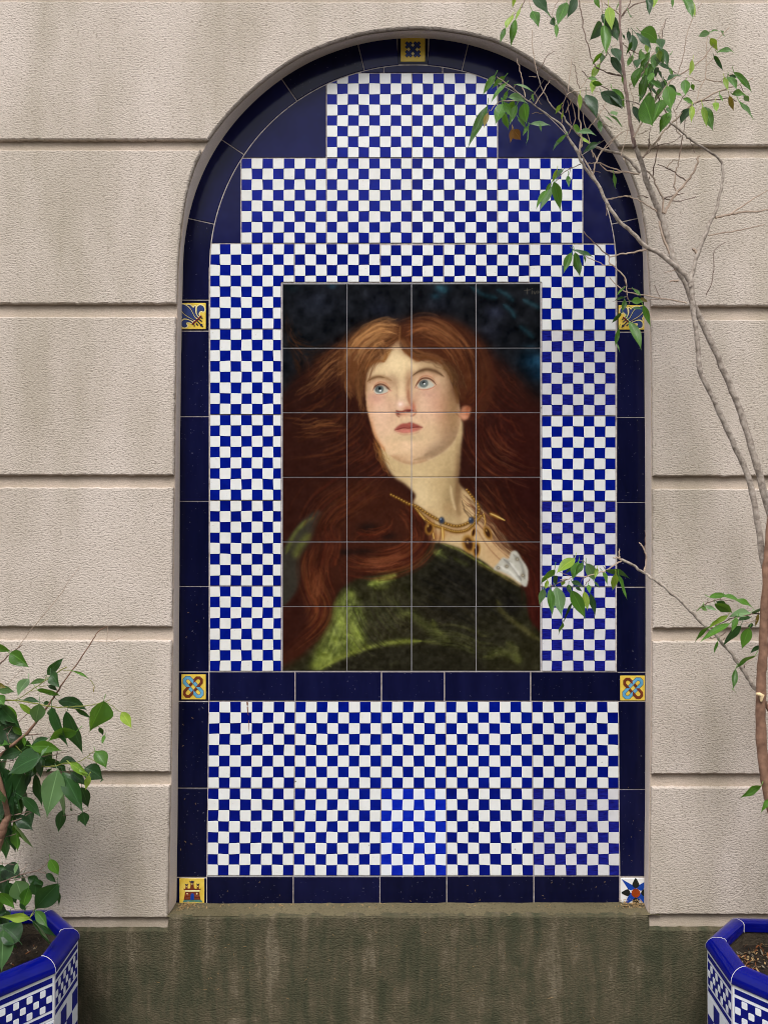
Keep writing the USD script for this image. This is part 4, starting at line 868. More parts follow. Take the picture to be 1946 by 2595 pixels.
# ---------------------------------------------------------------- the portrait: 24 painted tiles
pict = thing('portrait_tile_mural', 'tile mural portrait of a red-haired woman in a green cloak looking up', 'mural')
img = paint_portrait()
PU, PV = [610.4, 749.9, 889.0, 1028.1, 1167.4], [612.2, 751.5, 891.0, 1030.8, 1170.6, 1310.2, 1449.8]
obj('grout', sheet(rect(609.6, 611.2, 1168.2, 1450.6), -0.0006), M_JOINT, pict)
G = NPX
for r in range(6):
    for k in range(4):
        a, b = T2(PU[k], PV[r]), T2(PU[k + 1], PV[r + 1])
        g = 0.00085
        x = np.linspace(a[0] + g, b[0] - g, G); zz = np.linspace(a[1] - g, b[1] + g, G)
        e = lambda t: np.minimum(1, np.minimum(t, 1 - t) * 90)
        ex, ez = e(np.linspace(0, 1, G)), e(np.linspace(0, 1, G))
        y = -0.0012 - 0.0005 * (ez[:, None] * ex[None, :])
        X, Zg = np.meshgrid(x, zz)
        v = np.stack([X.ravel(), y.ravel(), Zg.ravel()], 1)
        id_ = np.arange(G * G).reshape(G, G)
        p00, p01, p10, p11 = id_[:-1, :-1].ravel(), id_[:-1, 1:].ravel(), id_[1:, :-1].ravel(), id_[1:, 1:].ravel()
        f = np.vstack([np.stack([p10, p11, p01], 1), np.stack([p10, p01, p00], 1)])
        col = lin(img[r * G:(r + 1) * G, k * G:(k + 1) * G].reshape(-1, 3) * 255) * 0.95
        edge = np.r_[id_[0, :], id_[1:, -1], id_[-1, -2::-1], id_[-2:0:-1, 0]]
        m_ = len(edge); bv = v[edge].copy(); bv[:, 1] = 0.003
        i = np.arange(m_); j = (i + 1) % m_; o = len(v)
        f = np.vstack([f, np.stack([edge[i], o + j, o + i], 1), np.stack([edge[i], edge[j], o + j], 1)])
        obj('portrait_tile', (np.vstack([v, bv]), f), M_PAINT, pict, smooth=False, colors=np.vstack([col, col[edge]]))
# ---------------------------------------------------------------- octagonal tiled planters
RIM = 0.660
APO = 0.142
def planter(loc, label, rz):
    t = thing('octagonal_planter', label, 'planter', loc, rz, 'octagonal tiled planters')
    k8 = math.tan(math.pi / 8)
    def corner(a, i, z):       # i-th corner of the octagon of apothem a
        th = math.pi / 8 + i * math.pi / 4; r = a / math.cos(math.pi / 8)
        return np.array([r * math.cos(th), r * math.sin(th), z])
    # inner shell of raw cement
    v, f = [], []
    for a, z in ((APO - 0.003, 0.0), (APO - 0.003, RIM - 0.02), (APO - 0.030, RIM - 0.02), (APO - 0.032, RIM - 0.14)):
        v += [corner(a, i, z) for i in range(8)]
    for r in range(3):
        for i in range(8):
            j = (i + 1) % 8; f += [(r * 8 + i, r * 8 + j, r * 8 + 8 + j), (r * 8 + i, r * 8 + 8 + j, r * 8 + 8 + i)]
    obj('cement_shell', (np.array(v), np.array(f)), M_DIRTY, t)
    prof = [(-0.0325, -0.020), (-0.0330, -0.004), (-0.0300, -0.0006), (-0.024, 0.0), (-0.016, -0.0008), (-0.008, -0.0040), (-0.0015, -0.0100), (0.0022, -0.0175), (0.0032, -0.0255), (0.0005, -0.0285), (-0.004, -0.0285)]
    for i in range(8):
        th = i * math.pi / 4 + math.pi / 4
        n_, e_ = np.array([math.cos(th), math.sin(th), 0]), np.array([-math.sin(th), math.cos(th), 0])
        # rounded rim tile, mitred
        v, f = [], []
        for s in (-1, 1):
            for o, z in prof:
                h = (APO + o) * k8 - 0.0007
                v.append(n_ * (APO + o) + e_ * s * h + np.array([0, 0, RIM + z]))
        m = len(prof)
        for q in range(m - 1): f += [(q, q + m, q + m + 1), (q, q + m + 1, q + 1)]
        for q in range(1, m - 1): f += [(0, q, q + 1), (m, m + q + 1, m + q)]
        f = np.array(f); v = np.array(v)
        c = v.mean(0)
        tm = trimesh.Trimesh(v, f, process=False); nn = tm.face_normals; cc = tm.triangles_center
        if np.mean(np.sum(nn * (cc - c), 1)) < 0: f = f[:, ::-1]
        obj('rim_tile', (v, f), M_RIMBLUE, t, smooth=50)
        # face: white glazed slab with a pattern of navy glaze; local coordinates x along the face, z down from the rim
        W = APO * k8
        def place(mesh):       # plate() builds in xz facing -y; turn it to face n_
            vv, ff = mesh
            return n_ * (APO - vv[:, 1:2]) + e_ * (-vv[:, :1]) * -1 + np.stack([0 * vv[:, 0], 0 * vv[:, 0], vv[:, 2]], 1), ff
        zt = RIM - 0.0275
        face = obj('side_panel', place(plate(box(-W + 0.0006, zt - 0.088, W - 0.0006, zt), 0.006, 0.0, 0.0008)), M_PWHITE, t)
        lower = obj('side_panel', place(plate(box(-W + 0.0006, 0.03, W - 0.0006, zt - 0.0888), 0.006, 0.0, 0.0008)), M_PWHITE, t)
        foot = obj('foot_tile', place(plate(box(-W - 0.001, 0.0, W + 0.001, 0.029), 0.006, -0.002, 0.0008)), M_PBLUE, t)
        X0, X1 = -W + 0.0042, W - 0.0042
        bl = [plate(box(X0, zt - a1, X1, zt - a0), 0.0, -0.0004, 0.0002) for a0, a1 in ((0.0065, 0.0165), (0.0225, 0.0685), (0.0735, 0.083))]
        obj('navy_band', join([place(b) for b in bl]), M_PBLUE, face)
        wh = []
        nc = 9; cw = (X1 - X0) / nc; ch = 0.046 / 3
        for c_ in range(nc):
            for r_ in range(3):
                if (c_ + 2 * r_) % 2 == 0 and (c_ // 1 + r_) % 2 == 1 or (c_ + r_) % 2 == 1:
                    b = box(X0 + c_ * cw + 0.0009, zt - 0.0225 - (r_ + 1) * ch + 0.0012, X0 + (c_ + 1) * cw - 0.0009, zt - 0.0225 - r_ * ch - 0.0012).buffer(-0.0018).buffer(0.0018, quad_segs=2)
                    wh.append(place(plate(b, -0.0003, -0.0008, 0.0002)))
        obj('white_squares', join(wh), M_PWHITE, face)
        bk = []
        cw = (X1 - X0 + 0.004) / 4; ch = 0.036
        for c_ in range(4):
            for r_ in range(14):
                if (c_ + r_) % 2 == 1:
                    z1 = zt - 0.094 - r_ * ch; z0 = max(0.034, z1 - ch)
                    if z1 > 0.04: bk.append(place(plate(box(X0 - 0.002 + c_ * cw + 0.0001, z0, X0 - 0.002 + (c_ + 1) * cw - 0.0001, z1 - 0.0001), 0.0, -0.0004, 0.0002)))
        obj('navy_blocks', join(bk), M_PBLUE, lower)
    # pale grout seams at the mitres and corners
    sm = []
    for i in range(8):
        p = [corner(APO + o - 0.0006, i, RIM + z - 0.0004) for o, z in prof]
        sm.append(tube(p, 0.0007, 5, False)); sm.append(tube([corner(APO - 0.0016, i, RIM - 0.027), corner(APO - 0.0016, i, 0.0)], 0.0016, 5, False))
    obj('corner_grout', join(sm), M_GROUTLT, t)
    # soil
    rr = np.linspace(0, 1, 22); aa = np.linspace(0, 2 * math.pi, 64, endpoint=False)
    v = []
    for r in rr:
        for a in aa:
            ar = (APO - 0.031) / math.cos(((a + math.pi / 8) % (math.pi / 4)) - math.pi / 8) if False else (APO - 0.031)
            fold = (a) % (math.pi / 4)
            ar = (APO - 0.031) / math.cos(min(fold, math.pi / 4 - fold))
            v.append((ar * r * math.cos(a), ar * r * math.sin(a), RIM - 0.048))
    v = np.array(v)
    v[:, 2] += 0.022 * (meshkit.fbm(np.stack([v[:, 0] * 38, v[:, 1] * 38, v[:, 0] * 0 + loc[0]], -1), 5, 4) - 0.5) + 0.006 * (1 - np.hypot(v[:, 0], v[:, 1]) / APO)
    f = []
    n = len(aa)
    for r in range(len(rr) - 1):
        for i in range(n):
            j = (i + 1) % n; a, b, c, d = r * n + i, r * n + j, (r + 1) * n + j, (r + 1) * n + i
            f += [(a, c, b), (a, d, c)]
    obj('soil', (v, np.array(f)), M_SOIL, t, smooth=40)
    return t

PL, PR = np.array([-0.780, -0.227, 0.0]), np.array([0.801, -0.262, 0.0])
planter(PL, 'blue and white tiled octagonal planter at left, dark soil under broad leaves', 1.5)
planter(PR, 'blue and white tiled octagonal planter at right, strewn with bark chips', -2.0)

def scatter(centre, n, rad, z, size, rng, lift=0.004):
    """Curled chips and shrivelled leaves lying on a surface: one mesh per tone."""
    out = [[], [], [], []]
    for _ in range(n):
        a, r = rng.uniform(0, 2 * math.pi), rad * math.sqrt(rng.uniform(0, 1))
        p = np.array([centre[0] + r * math.cos(a), centre[1] + r * math.sin(a), z + rng.uniform(0, lift)])
        L, w = size * rng.uniform(0.5, 1.6), size * rng.uniform(0.12, 0.4)
        th, tilt, curl = rng.uniform(0, 2 * math.pi), rng.normal(0, 0.5), rng.uniform(0.1, 0.5)
        t = np.array([math.cos(th) * math.cos(tilt), math.sin(th) * math.cos(tilt), math.sin(tilt)]); s = np.cross(t, [0, 0, 1.0]); s /= np.linalg.norm(s); u = np.cross(s, t)
        v = []
        for k, x in enumerate((-0.5, -0.2, 0.2, 0.5)):
            ww = w * (0.35 if k in (0, 3) else 1.0)
            for q in (-1, 1): v.append(p + t * L * x + s * ww * q * 0.5 + u * curl * L * (0.25 - x * x) + u * 0.1 * w * q)
        v = np.array(v); f = []
        for k in range(3): a_ = 2 * k; f += [(a_, a_ + 1, a_ + 3), (a_, a_ + 3, a_ + 2)]
        out[rng.integers(4)].append((v, np.array(f)))
    return out
rg = np.random.default_rng(11)
lt = thing('bark_litter', 'bark chips and shrivelled leaves lying on the soil of the right planter', 'litter'); tag(lt, kind='stuff')
for k, ms in enumerate(scatter(PR, 620, 0.103, RIM - 0.046, 0.009, rg, 0.008)): obj('bark_chips', join(ms), M_CHIPS[k], lt)
lt = thing('soil_crumbs', 'sparse crumbs and leaf bits on the soil of the left planter', 'litter'); tag(lt, kind='stuff')
for k, ms in enumerate(scatter(PL, 70, 0.10, RIM - 0.046, 0.008, rg, 0.005)): obj('crumbs', join(ms), M_CHIPS[(k + 2) % 4], lt)
# dry plant bits blown into the niche's sill, thickest in its corners
lt = thing('sill_litter', 'dry straw-coloured plant bits lying along the sill of the niche', 'litter'); tag(lt, kind='stuff')
bits = [[], [], [], []]
for cu_, cv, ru, n in ((1368, 1957, 22, 150), (1345, 1955, 12, 50), (400, 1962, 18, 80), (420, 1958, 20, 40), (900, 1960, 460, 160)):
    for _ in range(n):
        u = cu_ + rg.normal(0, ru * 0.5) if ru < 100 else rg.uniform(cu_ - ru, cu_ + ru)
        tt = rg.uniform(0, 0.35) if ru > 100 else abs(rg.normal(0, 0.3))
        tt = min(tt, 0.9)
        y = -0.006 - 0.046 * tt
        p = T2(u, 1953 + 3 * tt, 0.0)
        z0 = p[1] - 0.0032 * tt + 0.001 + (0 if ru > 100 else max(0, 0.012 * (1 - tt * 2)) * rg.uniform(0, 1) * (1.0 if cu_ > 1000 else 0.4))
        for kk, ms in enumerate(scatter((p[0], y), 1, 0.002, z0, 0.0065, rg, 0.002)):
            bits[(kk % 2) * 1 + (0 if rg.random() < 0.4 else 0)] += [(np.c_[m_[0][:, 0], np.minimum(m_[0][:, 1], -0.0035), m_[0][:, 2]], m_[1]) for m_ in ms]
for k, ms in enumerate(bits):
    if ms: obj('dry_bits', join(ms), M_CHIPS[(1, 1, 0, 3)[k]], lt)
# specks stuck on the plinth and on the dark border
lt = thing('stuck_specks', 'tiny pale plant bits stuck to the mossy plinth and dark border tiles', 'litter'); tag(lt, kind='stuff')
ms = []
for U, V, L, th, Y in [(545 , 2374, 6, 1.2, YB), (592, 2421, 6, 1.7, YB), (552, 2508, 8, .3, YB), (520, 2508, 10, 0, YB), (775, 2484, 8, .6, YB), (730, 2532, 9, 2.8, YB), (615, 2345, 6, 2.5, YB), (1460, 2400, 7, .5, YB), (1395, 2530, 16, .2, YB), (620, 2400, 9, .1, YB), (401, 2490, 9, 3.1, YB)] + \
        [(rg.uniform(470, 1600), rg.uniform(2235, 2285), rg.uniform(2, 5), rg.uniform(0, 3), -0.0022) for _ in range(14)] + [(rg.uniform(458, 512), rg.uniform(1510, 2210), rg.uniform(2, 6), rg.uniform(0, 3), -0.0022) for _ in range(14)] + [(rg.uniform(1590, 1628), rg.uniform(1900, 2200), rg.uniform(2, 4), rg.uniform(0, 3), -0.0022) for _ in range(6)] + \
        [(rg.uniform(460, 1620), rg.uniform(2340, 2590), rg.uniform(2, 6), rg.uniform(0, 3), YB) for _ in range(70)]:
    p = at(U, V, Y - 0.0016); h = L * 0.0009 / 2
    d = np.array([math.cos(th), 0, math.sin(th)])
    ms.append(tube([p - d * h, p + np.array([0, -0.0008, 0]) + d * h * 0.1, p + d * h], [0.0002, 0.0005, 0.0003], 4))
obj('specks', join(ms), M_CHIPS[1], lt)
# ---------------------------------------------------------------- rust run on the dado
rr_ = [plate(Polygon([tuple(T2(u, v)) for u, v in P]), -0.0010, -0.0026, 0.0002) for P in
       ([(532.8, 1516.5), (535.8, 1516.5), (536.6, 1521), (535.0, 1526), (533.2, 1522)], [(533.6, 1527), (536, 1527), (536.4, 1538), (537.4, 1546), (535.6, 1543)], [(537.0, 1556), (538.2, 1556), (538.6, 1574), (537.8, 1581)])]
obj('rust_run', join(rr_), M_CHIPS[3], panel, label='rusty drip under the navy band')

# ---------------------------------------------------------------- the two ficus plants
ZM = {'1': (1180, 0, 400 / 1659), '2': (1546, 0, 400 / 1659), '3': (1340, 350, 400 / 1659), '4': (1546, 350, 400 / 1659), '5': (1340, 700, 400 / 1659), '6': (1350, 1380, 300 / 1659), '7': (1650, 1400, 296 / 1637), '8': (1746, 1700, 200 / 1106),
      'Z': (1300, 700, 646 / 1659), 'A': (0, 1620, 350 / 1659), 'B': (0, 1880, 300 / 1659), 'C': (0, 2150, 250 / 1243), 'D': (0, 1500, 600 / 1659), 'F': (0, 0, 1.0)}
def px(zk, x, y):
    a, b, s = ZM[zk]; return a + x * s, b + y * s

def limb(name, plant, pts, r, mat, sides=8, wig=0.0, root=None, label=None):
    """pts: (zoom, x, y, depth); r: radii in photograph pixels at the two ends (or one per point)."""
    P = np.array([at(*px(z, x, y), d) for z, x, y, d in pts])
    if root is not None: P = np.vstack([root, P])
    Q = catmull(P, 6) if len(P) > 2 else resample(P, 8)
    R = np.interp(np.linspace(0, 1, len(Q)), np.linspace(0, 1, len(np.atleast_1d(r))), r) / FPX * 1.44
    if mat is M_BARK_GREY: R = R * 0.84
    k = np.arange(len(Q))
    seed = sum(map(ord, name)) + len(_names)
    if wig:
        w = np.stack([meshkit.noise(np.stack([k * 0.55, k * 0 + s_, k * 0 + P[0][0] * 50], -1), 3) - 0.5 for s_ in (1, 5, 9)], 1)
        w[0] = w[-1] = 0
        Q = Q + w * wig * np.array([1, 1, 1])
        R = R * (0.92 + 0.2 * meshkit.noise(np.stack([k * 0.8, k * 0, k * 0 + P[0][2] * 31], -1), 4))
    return obj(name, tube(Q, R, sides), mat, plant, smooth=60, label=label)

LRNG = np.random.default_rng(21)
def leaf(plant, z, x0, y0, x1, y1, ratio, kind, depth, petiole=True):
    """A drip-tipped blade from its base pixel to its tip pixel at the given depth, folded along its rib and arched by its weight."""
    rg = LRNG
    dz = rg.normal(0, 0.012)
    b = at(*px(z, x0, y0), depth); t = at(*px(z, x1, y1), depth + dz)
    L = np.linalg.norm(t - b); ax = (t - b) / L
    view = np.array([0, 1.0, 0]); side = np.cross(ax, view); side /= np.linalg.norm(side); nrm = np.cross(side, ax)      # nrm faces away from or to the camera
    roll = rg.normal(0, 0.5)
    s = side * math.cos(roll) + nrm * math.sin(roll); u = np.cross(ax, s)
    if u[1] > 0: u = -u                                             # upper face towards the viewer as a rule
    if kind in 'u' and rg.random() < 0.5: u, s = u, s
    W = ratio * L * (1.0 if plant is tree else 1.18) / max(0.55, abs(math.cos(roll))) * 0.5
    st = np.array([0, .05, .13, .24, .36, .48, .60, .71, .81, .89, .95, 1.0])
    wd = np.array([.04, .34, .66, .90, 1.0, .94, .77, .54, .31, .13, .05, .012])
    up = np.array([0, 0, 1.0]); upn = up - ax * (up @ ax)
    arch = rg.uniform(0.07, 0.2) * L * (0.4 + 0.6 * np.linalg.norm(upn))
    curl = rg.normal(0.02, 0.16) * L; fold = rg.uniform(0.12, 0.42); wav = rg.uniform(0, 0.05) * L; ph = rg.uniform(0, 6)
    v, uv = [], []
    cols = (-1, -0.5, 0, 0.5, 1)
    for k, (a, w) in enumerate(zip(st, wd)):
        c = b + ax * L * a + upn * arch * 4 * a * (1 - a) * 0.6 + u * curl * (a * a - a) + ax * 0
        for q in cols:
            e = abs(q)
            p = c + s * W * w * q * (1 - 0.08 * e) + u * W * w * fold * (e - 0.15 * e * e) + u * wav * w * e * math.sin(a * 9 + ph + q)
            v.append(p); uv.append((0.5 + q * 0.5, a))
    f = []
    for k in range(len(st) - 1):
        for q in range(4):
            a = k * 5 + q; f += [(a, a + 1, a + 6), (a, a + 6, a + 5)]
    v, f = np.array(v), np.array(f)
    n0 = np.cross(v[f[40, 1]] - v[f[40, 0]], v[f[40, 2]] - v[f[40, 0]])
    if n0 @ u < 0: f = f[:, ::-1]
    if petiole:
        d = -ax * 0.7 + up * 0.35 + rg.normal(0, 0.25, 3); pl = min(0.014, 0.22 * L)
        tv, tf = tube([b + ax * 0.002, b + d * pl * 0.5, b + d * pl], [0.0007, 0.0006, 0.0007], 4)
        f = np.vstack([f, tf + len(v)]); v = np.vstack([v, tv]); uv += [(0.5, 0)] * len(tv)
    return obj('leaf', (v, f), M_LEAF[kind], plant, smooth=True, uv=np.array(uv))

def leaves(plant, z, depth, txt, spread=0.02):
    for row in txt.replace('\n', ';').split(';'):
        w = row.split()
        if len(w) < 6: continue
        x0, y0, x1, y1, ra = map(float, w[:5])
        leaf(plant, z, x0, y0, x1, y1, ra, w[5], depth + LRNG.normal(0, spread) + (float(w[6]) if len(w) > 6 else 0))

# ---- right: the tall half-bare ficus
D = -0.27
tree = thing('ficus_tree', 'tall half-bare ficus with grey branching stems and sparse drip-tipped leaves, rooted in the right planter', 'ficus tree')
SOILR = np.array([PR[0] + 0.0, PR[1], RIM - 0.075])
limb('trunk', tree, [('F', 2030, 2400, -.29), ('F', 1985, 2160, -.28), ('8', 1120, 1720, -.275), ('8', 1050, 1350, -.272), ('8', 1015, 1000, -.27), ('8', 1000, 560, -.27), ('8', 1010, 200, -.27), ('7', 1565, 1300, -.27), ('7', 1590, 700, -.27), ('7', 1615, 200, -.27), ('F', 1946, 1370, -.27), ('F', 1962, 1200, -.26), ('F', 1990, 900, -.24)],
     [17, 16, 14.5, 13.5, 12.8, 12.2, 12, 11, 9.5, 8.5, 8, 6, 3], M_BARK_BROWN, 12, 0.0025, SOILR)
obj('cut_scar', tube([at(*px('8', 940, 325), -.2795), at(*px('8', 985, 330), -.281), at(*px('8', 1020, 345), -.281), at(*px('8', 1010, 430), -.280)], [0.0024, 0.0036, 0.0048, 0.002], 7), M_CUT, tree, smooth=60)
limb('stem', tree, [('F', 2045, 2200, -.26), ('F', 2035, 1900, -.25), ('F', 1996, 1600, -.245), ('7', 1637, 330, -.245), ('7', 1575, 130, -.245), ('Z', 1590, 1600, -.245), ('Z', 1535, 1320, -.245), ('Z', 1440, 1100, -.245), ('Z', 1345, 890, -.25), ('Z', 1250, 690, -.25), ('Z', 1215, 600, -.25), ('Z', 1200, 430, -.25), ('Z', 1170, 200, -.25), ('Z', 1160, 20, -.25), ('4', 850, 1560, -.25), ('4', 838, 1490, -.25)],
     [12, 11.5, 11, 10.5, 10, 9.5, 9, 8.5, 8, 7.5, 7.5, 7, 7, 7.5, 8, 8], M_BARK_GREY, 10, 0.0025, SOILR + [0.03, 0.04, 0])
limb('stem', tree, [('F', 2062, 2200, -.23), ('F', 2050, 1800, -.22), ('F', 1988, 1440, -.21), ('Z', 1640, 1440, -.21), ('Z', 1600, 1270, -.21), ('Z', 1540, 1080, -.21), ('Z', 1480, 880, -.21), ('Z', 1420, 730, -.21), ('Z', 1360, 590, -.21), ('Z', 1290, 430, -.21), ('Z', 1230, 300, -.21), ('Z', 1170, 180, -.21), ('4', 800, 1530, -.21), ('4', 720, 1400, -.21), ('4', 650, 1230, -.21), ('4', 590, 1000, -.21), ('4', 530, 800, -.21), ('4', 450, 610, -.215), ('4', 375, 430, -.22), ('4', 325, 240, -.225), ('4', 262, 90, -.23), ('2', 252, 1520, -.235)],
     [12, 12, 11.5, 11, 11, 10.5, 10, 9.5, 9.5, 9, 9, 9, 9, 9, 9, 9, 9, 8.5, 8, 7, 6.2, 5.2], M_BARK_GREY, 10, 0.0025, SOILR + [0.045, 0.06, 0])
limb('stem', tree, [('4', 262, 90, -.23), ('2', 250, 1490, -.235), ('2', 215, 1300, -.24), ('2', 185, 1080, -.245), ('2', 165, 930, -.25), ('2', 145, 760, -.25), ('2', 120, 520, -.25), ('2', 104, 250, -.25), ('2', 104, -60, -.25)],
     [5.6, 5.2, 4.8, 4.4, 4.3, 4.2, 4.0, 3.6, 3.2, 2.6], M_LEADER, 10, 0.003)
br = lambda pts, r, mat=M_BARK_GREY, w=0.0025, name='branch': limb(name, tree, pts, r, mat, 7, w)
def zz(z, d, *xy): return [(z, xy[i], xy[i + 1], d) for i in range(0, len(xy), 2)]
br(zz('4', -.25, 838, 1500, 770, 1420, 670, 1330, 520, 1210, 380, 1140, 290, 1050, 200, 960, 80, 850) + zz('3', -.25, 800, 640, 735, 500, 650, 390, 560, 260, 510, 150, 460, 60, 415, -10) + zz('1', -.252, 1060, 1400, 1000, 1310, 850, 1190, 700, 1090, 600, 1010, 450, 900, 340, 870),
   [7.5, 7.2, 7, 6.5, 6, 5.8, 5.5, 5.2, 5, 4.6, 4.3, 4, 3.8, 3.6, 3.4, 3.2, 2.8, 2.4, 2.0, 1.8, 1.6, 1.2])
br(zz('4', -.25, 840, 1510, 880, 1350, 920, 1200, 1000, 1020, 1050, 880, 1108, 760, 1150, 590, 1185, 420, 1165, 240, 1040, 140, 920, 60, 825, 0) + zz('2', -.25, 780, 1410, 640, 1290, 540, 1220, 400, 1160, 290, 1090, 160, 1045, 60, 1060),
   [6.5, 6.2, 6, 5.8, 5.4, 5, 4.4, 4, 3.8, 3.6, 3.4, 3.2, 3, 2.8, 2.2, 1.8, 1.4, 1.1, .9])
br(zz('3', -.225, 1175, 355, 1110, 290, 1050, 220, 950, 160, 800, 120, 690, 80, 600, 20) + zz('1', -.24, 1180, 1400, 1130, 1350, 1060, 1270, 1020, 1200, 900, 1105, 840, 1000, 785, 890, 748, 740), [5, 4.6, 4.2, 4, 3.8, 3.4, 3, 2.8, 2.6, 2.3, 2.0, 1.7, 1.5, 1.3, 1.2])
br([('8', 985, 330, -.26)] + zz('7', -.25, 1420, 1860, 1370, 1780, 1280, 1640, 1130, 1430, 1000, 1280, 900, 1150, 740, 1020, 600, 880, 500, 770, 380, 650, 270, 570, 150, 460, 0, 360) + zz('6', -.24, 1600, 420, 1500, 360, 1350, 260, 1240, 215),
   [6.2, 6, 5.8, 5.4, 5, 4.8, 4.6, 4.4, 4.2, 4, 3.8, 3.8, 3.8, 4, 4, 4, 4])
br([('8', 1050, 420, -.27), ('8', 1110, 540, -.265), ('8', 1180, 640, -.26)], [5, 4, 3.5], M_BARK_BROWN)
